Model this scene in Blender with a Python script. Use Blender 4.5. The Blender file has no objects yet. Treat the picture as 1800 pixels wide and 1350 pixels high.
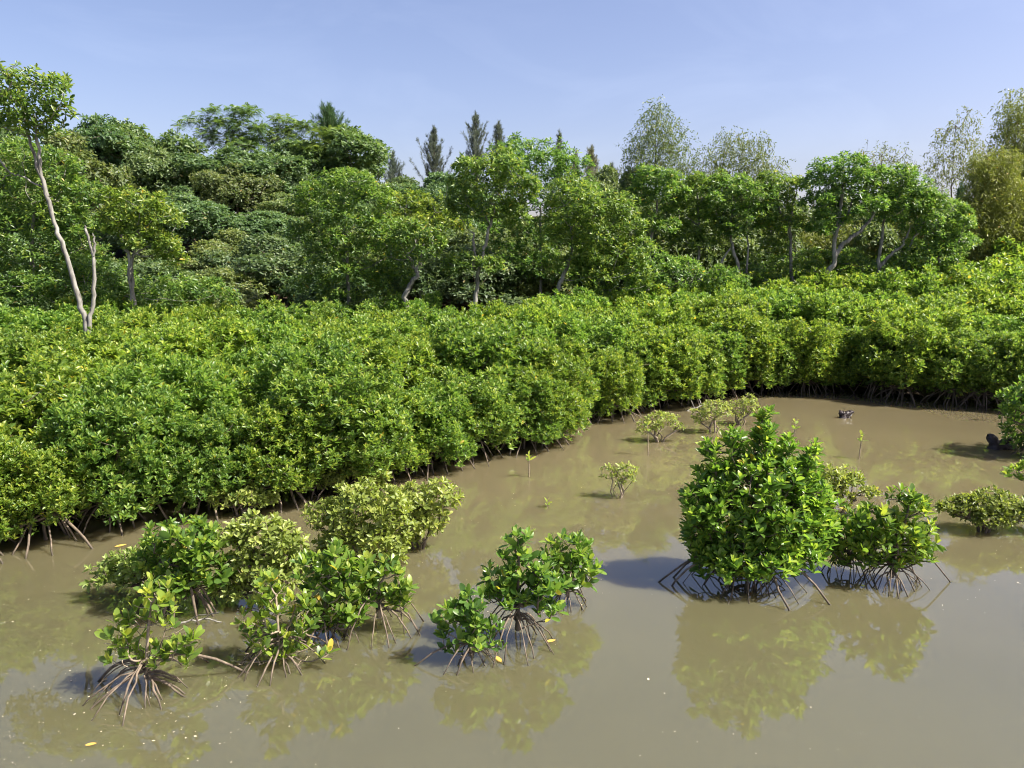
import bpy, math
import numpy as np
from mathutils import Matrix, Vector

# ------------------------------------------------------------------ camera, sky, sun, exposure
scene = bpy.context.scene
COL = scene.collection
R = math.radians
CAM_H, PITCH, FPX = 3.4, R(9.5), 1350.0

cam_data = bpy.data.cameras.new("camera")
cam_data.sensor_width = 36.0
cam_data.lens = FPX / 1800.0 * 36.0
cam_data.clip_start, cam_data.clip_end = 0.05, 5000.0
cam = bpy.data.objects.new("camera", cam_data)
cam.location = (0, 0, CAM_H)
cam.rotation_euler = (R(90) - PITCH, 0, 0)
COL.objects.link(cam)
scene.camera = cam

SUN_EL, SUN_AZ = R(50), R(104)          # azimuth clockwise from +Y (view direction): right and a little behind the camera
to_sun = Vector((math.sin(SUN_AZ) * math.cos(SUN_EL), math.cos(SUN_AZ) * math.cos(SUN_EL), math.sin(SUN_EL)))
world = bpy.data.worlds.new("World")
scene.world = world
world.use_nodes = True
wn = world.node_tree
wn.nodes.clear()
sky = wn.nodes.new("ShaderNodeTexSky")
sky.sky_type = 'NISHITA'
sky.sun_disc = False
sky.sun_elevation = SUN_EL
sky.sun_rotation = SUN_AZ
sky.altitude = 0
sky.air_density, sky.dust_density, sky.ozone_density = 1.0, 2.0, 6.0
bg = wn.nodes.new("ShaderNodeBackground")
bg.inputs["Strength"].default_value = 0.078
wo = wn.nodes.new("ShaderNodeOutputWorld")
tint = wn.nodes.new("ShaderNodeMix"); tint.data_type = 'RGBA'; tint.blend_type = 'MULTIPLY'
tint.inputs["Factor"].default_value = 1.0
tint.inputs[7].default_value = (1.33, 1.03, 0.98, 1)      # white balance of the whole sky
wn.links.new(sky.outputs[0], tint.inputs[6])
# thin high cloud: faint drawn-out veils over the whole sky
wc = wn.nodes.new("ShaderNodeTexCoord")
wm = wn.nodes.new("ShaderNodeMapping"); wm.inputs["Scale"].default_value = (1.6, 1.6, 5.0); wm.inputs["Rotation"].default_value = (0.25, 0.35, 0.5)
wz = wn.nodes.new("ShaderNodeTexNoise"); wz.inputs["Scale"].default_value = 1.7; wz.inputs["Detail"].default_value = 7; wz.inputs["Roughness"].default_value = 0.55
wz.inputs["Distortion"].default_value = 0.8
wr = wn.nodes.new("ShaderNodeValToRGB")
wr.color_ramp.elements[0].position = 0.50; wr.color_ramp.elements[0].color = (0, 0, 0, 1)
wr.color_ramp.elements[1].position = 0.85; wr.color_ramp.elements[1].color = (0.13, 0.13, 0.13, 1)
veil = wn.nodes.new("ShaderNodeMix"); veil.data_type = 'RGBA'; veil.blend_type = 'MIX'
veil.inputs[7].default_value = (5.6, 6.2, 7.6, 1)
wn.links.new(wc.outputs["Generated"], wm.inputs[0]); wn.links.new(wm.outputs[0], wz.inputs["Vector"])
wn.links.new(wz.outputs["Fac"], wr.inputs[0]); wn.links.new(wr.outputs[0], veil.inputs["Factor"])
wn.links.new(tint.outputs[2], veil.inputs[6])
wn.links.new(veil.outputs[2], bg.inputs[0])
wn.links.new(bg.outputs[0], wo.inputs[0])

sun_data = bpy.data.lights.new("sun", 'SUN')
sun_data.energy = 5.0
sun_data.angle = R(0.53)
sun_data.color = (1.0, 0.94, 0.84)
sun = bpy.data.objects.new("sun", sun_data)
sun.rotation_euler = (-to_sun).to_track_quat('-Z', 'Y').to_euler()
sun.location = (20, -10, 30)
COL.objects.link(sun)

scene.view_settings.view_transform = 'Standard'
scene.view_settings.look = 'None'
scene.view_settings.exposure = 1.36
scene.view_settings.gamma = 1.0
scene.view_settings.use_curve_mapping = False
scene.cycles.max_bounces = 4
scene.cycles.diffuse_bounces = 3
scene.cycles.glossy_bounces = 3
scene.cycles.transmission_bounces = 3
scene.cycles.use_adaptive_sampling = True
scene.cycles.adaptive_threshold = 0.02
scene.cycles.use_denoising = True
scene.cycles.filter_width = 1.1

# ------------------------------------------------------------------ measuring: pixels of the 1800 x 1350 photograph to places
SP, CP = math.sin(PITCH), math.cos(PITCH)

def ray(px, py):
    u, v = (px - 900.0) / FPX, (675.0 - py) / FPX
    return np.array([u, CP + v * SP, -SP + v * CP])

def at(px, py, Y):
    d = ray(px, py)
    return np.array([0, 0, CAM_H]) + d * (Y / d[1])

def ground(px, py, z=0.0):
    d = ray(px, py)
    return np.array([0, 0, CAM_H]) + d * ((z - CAM_H) / d[2])

def m_per_px(Y):
    return Y / (FPX * CP)

# ------------------------------------------------------------------ materials
def new_mat(name):
    m = bpy.data.materials.new(name)
    m.use_nodes = True
    m.node_tree.nodes.clear()
    return m, m.node_tree.nodes, m.node_tree.links

def leaf_material(name, stops, rough=0.38, trans=0.3, spec=0.5, trans_col=(1.25, 1.35, 0.7)):
    m, N, L = new_mat(name)
    out = N.new("ShaderNodeOutputMaterial")
    at_ = N.new("ShaderNodeAttribute"); at_.attribute_name = "tone"
    ramp = N.new("ShaderNodeValToRGB")
    cr = ramp.color_ramp
    while len(cr.elements) < len(stops):
        cr.elements.new(0.5)
    for e, (p, c) in zip(cr.elements, stops):
        e.position = p; e.color = (*c, 1)
    L.new(at_.outputs["Fac"], ramp.inputs[0])
    oi = N.new("ShaderNodeObjectInfo")
    mul = N.new("ShaderNodeMix"); mul.data_type = 'RGBA'; mul.blend_type = 'MULTIPLY'
    mul.inputs["Factor"].default_value = 1.0
    L.new(ramp.outputs[0], mul.inputs[6]); L.new(oi.outputs["Color"], mul.inputs[7])
    p = N.new("ShaderNodeBsdfPrincipled")
    L.new(mul.outputs[2], p.inputs["Base Color"])
    p.inputs["Roughness"].default_value = rough
    p.inputs["Specular IOR Level"].default_value = spec
    t = N.new("ShaderNodeBsdfTranslucent")
    tm = N.new("ShaderNodeMix"); tm.data_type = 'RGBA'; tm.blend_type = 'MULTIPLY'
    tm.inputs["Factor"].default_value = 1.0
    tm.inputs[7].default_value = (*trans_col, 1)
    L.new(mul.outputs[2], tm.inputs[6]); L.new(tm.outputs[2], t.inputs[0])
    mx = N.new("ShaderNodeMixShader"); mx.inputs[0].default_value = trans
    L.new(p.outputs[0], mx.inputs[1]); L.new(t.outputs[0], mx.inputs[2])
    L.new(mx.outputs[0], out.inputs[0])
    return m

def noise_material(name, c1, c2, scale, rough=0.85, bump=0.3, stretch=(1, 1, 1), spec=0.3, dist=0.01):
    m, N, L = new_mat(name)
    out = N.new("ShaderNodeOutputMaterial")
    tc = N.new("ShaderNodeTexCoord")
    mp = N.new("ShaderNodeMapping"); mp.inputs["Scale"].default_value = stretch
    L.new(tc.outputs["Object"], mp.inputs[0])
    n = N.new("ShaderNodeTexNoise"); n.inputs["Scale"].default_value = scale
    n.inputs["Detail"].default_value = 6; n.inputs["Roughness"].default_value = 0.65
    L.new(mp.outputs[0], n.inputs["Vector"])
    r = N.new("ShaderNodeValToRGB")
    r.color_ramp.elements[0].position = 0.33; r.color_ramp.elements[0].color = (*c1, 1)
    r.color_ramp.elements[1].position = 0.68; r.color_ramp.elements[1].color = (*c2, 1)
    L.new(n.outputs["Fac"], r.inputs[0])
    p = N.new("ShaderNodeBsdfPrincipled")
    p.inputs["Roughness"].default_value = rough
    p.inputs["Specular IOR Level"].default_value = spec
    L.new(r.outputs[0], p.inputs["Base Color"])
    b = N.new("ShaderNodeBump"); b.inputs["Strength"].default_value = bump; b.inputs["Distance"].default_value = dist
    L.new(n.outputs["Fac"], b.inputs["Height"]); L.new(b.outputs[0], p.inputs["Normal"])
    L.new(p.outputs[0], out.inputs[0])
    return m

M = {}
M["mangrove"] = leaf_material("mangrove_leaf", [
    (0.0, (0.066, 0.130, 0.030)), (0.35, (0.120, 0.212, 0.040)), (0.7, (0.215, 0.315, 0.055)),
    (0.93, (0.345, 0.405, 0.078)), (0.965, (0.48, 0.42, 0.06)), (1.0, (0.50, 0.33, 0.06))], rough=0.36, trans=0.48, trans_col=(1.42, 1.45, 0.8))
M["olive"] = leaf_material("small_olive_leaf", [
    (0.0, (0.125, 0.180, 0.042)), (0.5, (0.235, 0.305, 0.076)), (0.93, (0.37, 0.43, 0.13)), (1.0, (0.40, 0.36, 0.12))],
    rough=0.42, trans=0.42, trans_col=(1.4, 1.4, 0.7))
M["broad"] = leaf_material("woodland_leaf", [
    (0.0, (0.055, 0.098, 0.032)), (0.5, (0.108, 0.172, 0.055)), (0.94, (0.200, 0.258, 0.088)), (1.0, (0.30, 0.22, 0.06))],
    rough=0.45, trans=0.40, trans_col=(1.4, 1.4, 0.75))
M["pale"] = leaf_material("pale_willowy_leaf", [
    (0.0, (0.090, 0.115, 0.040)), (0.5, (0.150, 0.180, 0.062)), (0.94, (0.22, 0.245, 0.085)), (1.0, (0.27, 0.20, 0.07))],
    rough=0.5, trans=0.35)
M["needle"] = leaf_material("casuarina_needle", [
    (0.0, (0.080, 0.102, 0.085)), (0.6, (0.145, 0.172, 0.14)), (1.0, (0.23, 0.245, 0.19))], rough=0.6, trans=0.25, spec=0.2)
M["bark"] = noise_material("grey_bark", (0.060, 0.055, 0.046), (0.34, 0.325, 0.285), 11.0, stretch=(1, 1, 0.25))
M["darkbark"] = noise_material("brown_bark", (0.06, 0.045, 0.032), (0.17, 0.135, 0.10), 12.0, stretch=(1, 1, 0.3))
M["twig"] = noise_material("pale_twig", (0.17, 0.13, 0.09), (0.36, 0.30, 0.22), 30.0, bump=0.1)
M["root"] = noise_material("stilt_root_bark", (0.062, 0.047, 0.034), (0.225, 0.175, 0.125), 18.0, rough=0.7, bump=0.2, stretch=(1, 1, 0.4))
def tide_line(m, lo, hi, dark):
    N, L = m.node_tree.nodes, m.node_tree.links
    p = next(n for n in N if n.type == 'BSDF_PRINCIPLED')
    src = p.inputs["Base Color"].links[0].from_socket
    tc = N.new("ShaderNodeTexCoord"); sx = N.new("ShaderNodeSeparateXYZ"); L.new(tc.outputs["Object"], sx.inputs[0])
    nz = N.new("ShaderNodeTexNoise"); nz.inputs["Scale"].default_value = 9.0; L.new(tc.outputs["Object"], nz.inputs["Vector"])
    ad = N.new("ShaderNodeMath"); ad.operation = 'MULTIPLY_ADD'; ad.inputs[1].default_value = 0.12
    L.new(nz.outputs["Fac"], ad.inputs[0]); L.new(sx.outputs["Z"], ad.inputs[2])
    mr = N.new("ShaderNodeMapRange"); mr.inputs["From Min"].default_value = lo + .06; mr.inputs["From Max"].default_value = hi + .06
    L.new(ad.outputs[0], mr.inputs["Value"])
    mx = N.new("ShaderNodeMix"); mx.data_type = 'RGBA'; mx.blend_type = 'MIX'
    mx.inputs[6].default_value = (*dark, 1); L.new(src, mx.inputs[7]); L.new(mr.outputs["Result"], mx.inputs["Factor"])
    L.new(mx.outputs[2], p.inputs["Base Color"])
tide_line(M["root"], 0.01, 0.10, (0.055, 0.045, 0.030))       # wet mud stain up to the last high tide
M["drift"] = noise_material("wet_black_wood", (0.012, 0.009, 0.010), (0.060, 0.045, 0.042), 14.0, rough=0.5, bump=0.8)
M["mud"] = noise_material("wet_mud", (0.085, 0.058, 0.036), (0.20, 0.140, 0.085), 2.2, rough=0.55, bump=0.5, dist=0.04)
M["fleck"] = noise_material("floating_fleck", (0.42, 0.36, 0.22), (0.68, 0.62, 0.46), 3.0, bump=0.0)
M["fallen"] = noise_material("fallen_yellow_leaf", (0.42, 0.26, 0.05), (0.52, 0.35, 0.09), 30.0, rough=0.5, bump=0.0)

def water_material():
    m, N, L = new_mat("muddy_water")
    out = N.new("ShaderNodeOutputMaterial")
    tc = N.new("ShaderNodeTexCoord")
    n1 = N.new("ShaderNodeTexNoise"); n1.inputs["Scale"].default_value = 0.22; n1.inputs["Detail"].default_value = 5
    n1.inputs["Roughness"].default_value = 0.55
    L.new(tc.outputs["Object"], n1.inputs["Vector"])
    r = N.new("ShaderNodeValToRGB")
    r.color_ramp.elements[0].position = 0.34; r.color_ramp.elements[0].color = (0.077, 0.073, 0.038, 1)
    r.color_ramp.elements[1].position = 0.66; r.color_ramp.elements[1].color = (0.091, 0.086, 0.044, 1)
    L.new(n1.outputs["Fac"], r.inputs[0])
    p = N.new("ShaderNodeBsdfPrincipled")
    p.inputs["Roughness"].default_value = 0.0
    p.inputs["IOR"].default_value = 1.60
    p.subsurface_method = 'BURLEY'
    p.inputs["Subsurface Weight"].default_value = 0.85
    p.inputs["Subsurface Radius"].default_value = (1.0, 0.9, 0.6)
    p.inputs["Subsurface Scale"].default_value = 0.30
    p.inputs["Specular IOR Level"].default_value = 0.9
    sx = N.new("ShaderNodeSeparateXYZ"); L.new(tc.outputs["Object"], sx.inputs[0])
    n3 = N.new("ShaderNodeTexNoise"); n3.inputs["Scale"].default_value = 0.35; n3.inputs["Detail"].default_value = 4
    L.new(tc.outputs["Object"], n3.inputs["Vector"])
    wob = N.new("ShaderNodeMath"); wob.operation = 'MULTIPLY_ADD'; wob.inputs[1].default_value = 5.0
    L.new(n3.outputs["Fac"], wob.inputs[0]); L.new(sx.outputs["Y"], wob.inputs[2])
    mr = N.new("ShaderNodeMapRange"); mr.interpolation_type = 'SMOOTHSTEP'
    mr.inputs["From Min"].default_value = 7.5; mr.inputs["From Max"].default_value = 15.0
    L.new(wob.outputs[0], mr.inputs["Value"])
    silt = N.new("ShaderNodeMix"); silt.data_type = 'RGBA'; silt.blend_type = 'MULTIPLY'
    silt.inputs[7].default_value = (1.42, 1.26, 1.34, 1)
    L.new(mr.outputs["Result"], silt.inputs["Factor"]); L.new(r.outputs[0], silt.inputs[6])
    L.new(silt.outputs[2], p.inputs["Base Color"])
    n2 = N.new("ShaderNodeTexNoise"); n2.inputs["Scale"].default_value = 3.2; n2.inputs["Detail"].default_value = 3
    L.new(tc.outputs["Object"], n2.inputs["Vector"])
    b = N.new("ShaderNodeBump"); b.inputs["Strength"].default_value = 0.014; b.inputs["Distance"].default_value = 0.006
    L.new(n2.outputs["Fac"], b.inputs["Height"])
    L.new(b.outputs[0], p.inputs["Normal"])
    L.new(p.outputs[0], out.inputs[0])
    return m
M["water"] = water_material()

def ground_material():
    m, N, L = new_mat("earth_and_leaf_litter")
    out = N.new("ShaderNodeOutputMaterial")
    tc = N.new("ShaderNodeTexCoord")
    n = N.new("ShaderNodeTexNoise"); n.inputs["Scale"].default_value = 1.1; n.inputs["Detail"].default_value = 7
    n.inputs["Roughness"].default_value = 0.7
    L.new(tc.outputs["Object"], n.inputs["Vector"])
    r = N.new("ShaderNodeValToRGB")
    e = r.color_ramp.elements
    e[0].position = 0.30; e[0].color = (0.030, 0.021, 0.013, 1)
    e[1].position = 0.70; e[1].color = (0.075, 0.052, 0.030, 1)
    L.new(n.outputs["Fac"], r.inputs[0])
    p = N.new("ShaderNodeBsdfPrincipled"); p.inputs["Roughness"].default_value = 0.65
    L.new(r.outputs[0], p.inputs["Base Color"])
    b = N.new("ShaderNodeBump"); b.inputs["Strength"].default_value = 0.25; b.inputs["Distance"].default_value = 0.03
    L.new(n.outputs["Fac"], b.inputs["Height"]); L.new(b.outputs[0], p.inputs["Normal"])
    L.new(p.outputs[0], out.inputs[0])
    return m
M["ground"] = ground_material()

# ------------------------------------------------------------------ mesh helpers
def quads_mesh(name, V, Q, mat, tone=None):
    me = bpy.data.meshes.new(name)
    V = np.ascontiguousarray(V, dtype=np.float32); Q = np.ascontiguousarray(Q, dtype=np.int32)
    me.vertices.add(len(V)); me.vertices.foreach_set("co", V.ravel())
    me.loops.add(Q.size); me.loops.foreach_set("vertex_index", Q.ravel())
    me.polygons.add(len(Q))
    me.polygons.foreach_set("loop_start", np.arange(0, Q.size, 4, dtype=np.int32))
    me.polygons.foreach_set("loop_total", np.full(len(Q), 4, dtype=np.int32))
    if tone is not None:
        a = me.attributes.new("tone", 'FLOAT', 'FACE')
        a.data.foreach_set("value", np.ascontiguousarray(tone, dtype=np.float32))
    me.update()
    me.materials.append(mat)
    return me

def smooth(me):
    me.polygons.foreach_set("use_smooth", np.ones(len(me.polygons), dtype=bool))
    return me

def obj(name, me, parent=None, loc=None, tint=None, kind=None):
    o = bpy.data.objects.new(name, me)
    COL.objects.link(o)
    if parent is not None: o.parent = parent
    if loc is not None: o.location = loc
    if tint is not None: o.color = (*tint, 1)
    if kind: o["kind"] = kind
    return o

def thing(name, label, cat, loc, group=None, rz=0.0, scale=None):
    o = bpy.data.objects.new(name, None)
    o.empty_display_size = 0.2
    COL.objects.link(o)
    o.location = loc; o.rotation_euler = (0, 0, rz)
    if scale is not None: o.scale = scale
    o["label"] = label; o["category"] = cat
    if group: o["group"] = group
    return o

def unit(a):
    return a / np.maximum(np.linalg.norm(a, axis=-1, keepdims=True), 1e-9)

def tube(path, radii, sides=5):
    P = np.asarray(path, float); r = np.asarray(radii, float)
    T = np.gradient(P, axis=0); T = unit(T)
    ref = np.array([0.31, 0.17, 0.93]) if abs(T[0, 2]) < 0.9 else np.array([0.95, 0.21, 0.1])
    U = unit(np.cross(T, ref)); W = np.cross(T, U)
    a = np.arange(sides) * 2 * np.pi / sides
    V = (P[:, None] + r[:, None, None] * (np.cos(a)[None, :, None] * U[:, None] + np.sin(a)[None, :, None] * W[:, None])).reshape(-1, 3)
    n = len(P); i = np.arange(n - 1)[:, None] * sides; j = np.arange(sides)[None]
    k = (j + 1) % sides
    Q = np.stack([i + j, i + k, i + sides + k, i + sides + j], -1).reshape(-1, 4)
    return V, Q

def join(parts):
    Vs, Qs, n = [], [], 0
    for V, Q in parts:
        Vs.append(V); Qs.append(Q + n); n += len(V)
    return np.concatenate(Vs), np.concatenate(Qs)

def bez(a, b, c, n):
    t = np.linspace(0, 1, n)[:, None]
    return (1 - t) ** 2 * a + 2 * t * (1 - t) * b + t ** 2 * c

# leaf frames: dict of origin, direction, normal, length, width, tone
def cat_frames(fs):
    return {k: np.concatenate([f[k] for f in fs]) for k in fs[0]}

def leaf_mesh(F, fold=0.22, bend=0.06):
    o, d, n, l, w, t = F["o"], F["d"], F["n"], F["l"][:, None], F["w"][:, None], F["t"]
    s = np.cross(n, d)
    def p(a, b, c): return o + d * l * a + s * w * b + n * (l * c + w * abs(b) * fold)
    V = np.stack([p(0, 0, 0), p(.36, .40, bend), p(.74, .42, bend * .6), p(1, 0, -bend), p(.74, -.42, bend * .6), p(.36, -.40, bend)], 1).reshape(-1, 3)
    b = np.arange(len(o))[:, None] * 6
    Q = np.stack([b + np.array([[0, 3, 2, 1]]), b + np.array([[0, 5, 4, 3]])], 1).reshape(-1, 4)
    return V, Q, np.repeat(t, 2)

def needle_mesh(F):
    o, d, n, l, w, t = F["o"], F["d"], F["n"], F["l"][:, None], F["w"][:, None], F["t"]
    s = np.cross(n, d)
    V = np.stack([o, o + d * l * .55 + s * w * .5 + n * l * .05, o + d * l, o + d * l * .45 - s * w * .5 + n * l * .05], 1).reshape(-1, 3)
    Q = np.arange(len(o) * 4).reshape(-1, 4)
    return V, Q, t

def rosettes(rng, P, A, k=7, length=0.11, aspect=0.45, lo=22, hi=80, yellow=0.0035, jit=0.20, bright=0.0):
    n = len(P)
    A = unit(A)
    ref = unit(rng.normal(size=(n, 3)))
    U = unit(np.cross(A, ref)); W = np.cross(A, U)
    fs = []
    j = np.arange(k)
    th = np.radians(lo + (hi - lo) * (j / max(k - 1, 1)) ** 0.8)[None] + rng.normal(0, 0.16, (n, k))
    ph = (j * 2.39996)[None] + rng.normal(0, 0.25, (n, k)) + rng.uniform(0, 6.28, (n, 1))
    rad = np.cos(ph)[..., None] * U[:, None] + np.sin(ph)[..., None] * W[:, None]
    D = np.cos(th)[..., None] * A[:, None] + np.sin(th)[..., None] * rad
    Nn = np.sin(th)[..., None] * A[:, None] - np.cos(th)[..., None] * rad
    roll = rng.normal(0, 0.35, (n, k))[..., None]
    S = np.cross(Nn, D); Nn = Nn * np.cos(roll) + S * np.sin(roll)
    l = length * (0.62 + 0.5 * np.minimum(1, (j + 1.2) / 4.0))[None] * rng.uniform(0.72, 1.18, (n, k)) * rng.uniform(0.78, 1.15, (n, 1))
    O = P[:, None] - A[:, None] * (j / k * length * 0.45)[None, :, None]
    young = 1 - j / max(k - 1, 1)
    t = np.clip(0.20 + 0.42 * young[None] ** 1.3 + rng.normal(0.10, jit, (n, k)) + rng.normal(0, 0.11, (n, 1)) + bright, 0.0, 0.92)
    t = np.where(rng.random((n, k)) < yellow, rng.uniform(0.96, 1.0, (n, k)), t)
    f = lambda a: a.reshape(-1, 3)
    return {"o": f(O), "d": f(D), "n": f(Nn), "l": l.ravel(), "w": (l * aspect).ravel(), "t": t.ravel()}

def lobe_tips(rng, lobes, spacing, floor=-0.35, depth=0.30, up=0.7, inner=0.35):
    """twig ends over the shells of overlapping ellipsoids (cx,cy,cz,rx,ry,rz), thinning inwards"""
    Ps, As = [], []
    L = np.asarray(lobes, float)
    for i, q in enumerate(L):
        c, r = q[:3], q[3:6]
        area = 4 * np.pi * ((r[0] * r[1]) ** 1.6 / 3 + (r[0] * r[2]) ** 1.6 / 3 + (r[1] * r[2]) ** 1.6 / 3) ** (1 / 1.6)
        n = max(3, int(area / spacing ** 2 * (1 + inner)))
        N = unit(rng.normal(size=(n, 3)))
        N = N[N[:, 2] > floor - rng.random(len(N)) * 0.3]
        m = len(N)
        s = np.where(rng.random(m) < inner / (1 + inner), rng.uniform(1 - 2.0 * depth, 1 - depth, m), rng.uniform(1 - depth * 0.55, 1.06, m))
        bump = 1 + 0.10 * np.sin(N[:, 0] * 5.1 + i) + 0.08 * np.sin(N[:, 1] * 6.3 + 2 * i) + 0.08 * np.sin(N[:, 2] * 5.7 + 3 * i)
        P = c + N * r * (s * bump)[:, None]
        keep = np.ones(m, bool)
        for k, q2 in enumerate(L):
            if k != i:
                keep &= (((P - q2[:3]) / (q2[3:6] * 0.72)) ** 2).sum(1) > 1
        Ps.append(P[keep])
        nn = unit(N / r)
        As.append(nn[keep] * (1 - up) + np.array([0, 0, up]) + rng.normal(0, 0.22, (keep.sum(), 3)))
    return np.concatenate(Ps), np.concatenate(As)

def grow(rng, trunks, tips, twig=0.0035, power=0.5, rmax=0.05, lift=0.25, sides=5, trunk_radii=None, nseg=4):
    """a branching skeleton from trunk polylines to twig ends; thickness follows what each limb carries"""
    pts, par, fixed = [], [], {}
    for ti, tr in enumerate(trunks):
        prev = -1
        for k, p in enumerate(tr):
            pts.append(np.asarray(p, float)); par.append(prev)
            if trunk_radii is not None: fixed[len(pts) - 1] = trunk_radii[ti][k]
            prev = len(pts) - 1
    nt = len(pts)
    base = np.mean([t[0] for t in trunks], axis=0)
    X = np.array(pts)
    d0 = np.array([np.min(np.linalg.norm(X - t, axis=1)) for t in tips]) if len(tips) else np.zeros(0)
    buf = np.zeros((nt + len(tips) * nseg, 3)); buf[:nt] = X; cnt = nt
    par = list(par)
    for ti in np.argsort(d0):
        t = np.asarray(tips[ti], float)
        B = buf[:cnt]
        d = np.linalg.norm(B - t, axis=1) + np.maximum(0, B[:, 2] - t[2] + 0.02) * 1.6 + np.linalg.norm(B - base, axis=1) * 0.25
        s = int(np.argmin(d))
        a = buf[s]
        L = np.linalg.norm(t - a)
        mid = a * 0.5 + t * 0.5 + np.array([0, 0, -lift * L * 0.5]) + rng.normal(0, 0.07 * L, 3)
        path = bez(a, mid, t, nseg + 1)[1:]
        prev = s
        for p in path:
            buf[cnt] = p; par.append(prev); prev = cnt; cnt += 1
    par = np.array(par)
    kids = [[] for _ in range(cnt)]
    for i, p in enumerate(par):
        if p >= 0: kids[p].append(i)
    load = np.zeros(cnt)
    leafs = [i for i in range(cnt) if not kids[i]]
    for i in leafs:
        j = i
        while j >= 0:
            load[j] += 1; j = par[j]
    rad = np.minimum(twig * np.maximum(load, 1) ** power, rmax)
    for i, r in fixed.items(): rad[i] = max(r, min(rad[i], r * 1.15))
    parts, done = [], set()
    for i in range(cnt):
        if par[i] == -1 or (len(kids[par[i]]) > 1 and i != max(kids[par[i]], key=lambda q: load[q])):
            chain = [i]
            while kids[chain[-1]]:
                chain.append(max(kids[chain[-1]], key=lambda q: load[q]))
            idx = ([par[i]] if par[i] >= 0 else []) + chain
            if len(idx) < 2: continue
            rr = rad[idx].copy()
            if par[i] >= 0: rr[0] = rad[chain[0]]
            rr[-1] *= 0.6
            parts.append(tube(buf[idx], rr, sides))
    return join(parts)

def root_path(rng, start, ang, reach, knee=None):
    d = np.array([math.cos(ang), math.sin(ang), 0])
    h = start[2]
    end = start + d * reach; end[2] = -0.12
    k = knee if knee is not None else rng.uniform(0.05, 0.45)
    mid = start + d * reach * rng.uniform(0.40, 0.62); mid[2] = h * (0.9 + k)
    p = bez(start, mid, end, 8)
    p[1:-1] += rng.normal(0, 0.012, (6, 3)) * min(1.0, reach)
    return p

def add_roots(rng, parent, n, hlo, hhi, rlo, rhi, rad=0.011, special=(), fan=(0, 2 * math.pi), centre=(0, 0)):
    for i in range(n):
        a = fan[0] + (fan[1] - fan[0]) * (i + rng.uniform(0.1, 0.9)) / n
        h = rng.uniform(hlo, hhi)
        st = np.array([centre[0] + rng.normal(0, 0.015), centre[1] + rng.normal(0, 0.015), h])
        p = root_path(rng, st, a, rng.uniform(rlo, rhi) * (0.6 + 0.5 * h / hhi))
        r = rad * rng.uniform(0.7, 1.25)
        ps = [tube(p, np.linspace(r * 1.3, r * 0.75, 8) * rng.uniform(0.85, 1.2, 8), 6)]
        if rng.random() < 0.4 and h > 0.14:
            k = int(rng.integers(3, 6)); e = p[k] + np.array([math.cos(a + rng.normal(0, .7)), math.sin(a + rng.normal(0, .7)), 0]) * rng.uniform(.05, .16); e[2] = -0.1
            ps.append(tube(bez(p[k], (p[k] + e) / 2 + (0, 0, .03), e, 5), np.linspace(r * .8, r * .55, 5), 5))
        V, Q = join(ps)
        obj("prop_root", smooth(quads_mesh("prop_root", V, Q, M["root"])), parent)
    for (a, h, reach, knee, r) in special:
        p = root_path(rng, np.array([centre[0], centre[1], h]), a, reach, knee)
        V, Q = tube(p, np.linspace(r * 1.2, r * 0.85, 8), 5)
        obj("prop_root", smooth(quads_mesh("prop_root", V, Q, M["root"])), parent)

# a handful of finely shaped single leaves that the near plants share
def single_leaf(tone, seed):
    rng = np.random.default_rng(seed)
    ts = np.array([0, .14, .34, .58, .80, .94, 1.0]); ws = np.array([.06, .36, .47, .50, .42, .22, .02])
    curl, fold = rng.uniform(-0.10, 0.14), rng.uniform(0.15, 0.35)
    V = []
    for a, b in zip(ts, ws):
        z = curl * math.sin(a * math.pi) - 0.05 * a * a
        V += [(a, b, z + b * fold * .45), (a, 0, z), (a, -b, z + b * fold * .45)]
    Q = []
    for i in range(len(ts) - 1):
        b = i * 3
        Q += [(b, b + 1, b + 4, b + 3), (b + 1, b + 2, b + 5, b + 4)]
    V = np.array(V); V[:, 1] *= 0.46; V[:, 2] *= 0.6
    me = quads_mesh("leaf", V, np.array(Q), M["mangrove"], np.full(len(Q), tone))
    return smooth(me)
LEAF_TONES = [0.05, 0.18, 0.3, 0.42, 0.54, 0.66, 0.78, 0.9, 0.98]
LEAF_MESH = [[single_leaf(t, 7 * i + s) for s in range(2)] for i, t in enumerate(LEAF_TONES)]

def leaf_objects(rng, F, idx, parent, tint):
    for i in idx:
        d, n = F["d"][i], F["n"][i]
        s = np.cross(n, d); l = float(F["l"][i])
        k = int(np.argmin([abs(F["t"][i] - x) for x in LEAF_TONES]))
        o = bpy.data.objects.new("leaf", LEAF_MESH[k][int(rng.integers(2))])
        w = float(F["w"][i]) / 0.46
        o.matrix_local = Matrix(((d[0] * l, s[0] * w, n[0] * l, F["o"][i][0]), (d[1] * l, s[1] * w, n[1] * l, F["o"][i][1]),
                                 (d[2] * l, s[2] * w, n[2] * l, F["o"][i][2]), (0, 0, 0, 1)))
        o.color = (*tint, 1)
        COL.objects.link(o)
        o.parent = parent

def sub(F, idx):
    return {k: v[idx] for k, v in F.items()}

# ------------------------------------------------------------------ the ground, the creek
def sstep(a, b, x):
    t = np.clip((x - a) / (b - a), 0, 1)
    return t * t * (3 - 2 * t)

EDGE_PX = [(-420, 1040), (-150, 1010), (0, 985), (140, 952), (250, 930), (400, 906), (500, 894), (580, 872), (680, 858), (770, 832), (850, 808),
           (940, 798), (985, 782), (1012, 748), (1080, 742), (1140, 724), (1210, 714), (1330, 692), (1480, 690), (1560, 706), (1700, 716), (1820, 722), (2100, 720), (2400, 718)]
EDGE = np.array([ground(*p)[:2] for p in EDGE_PX])

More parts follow.
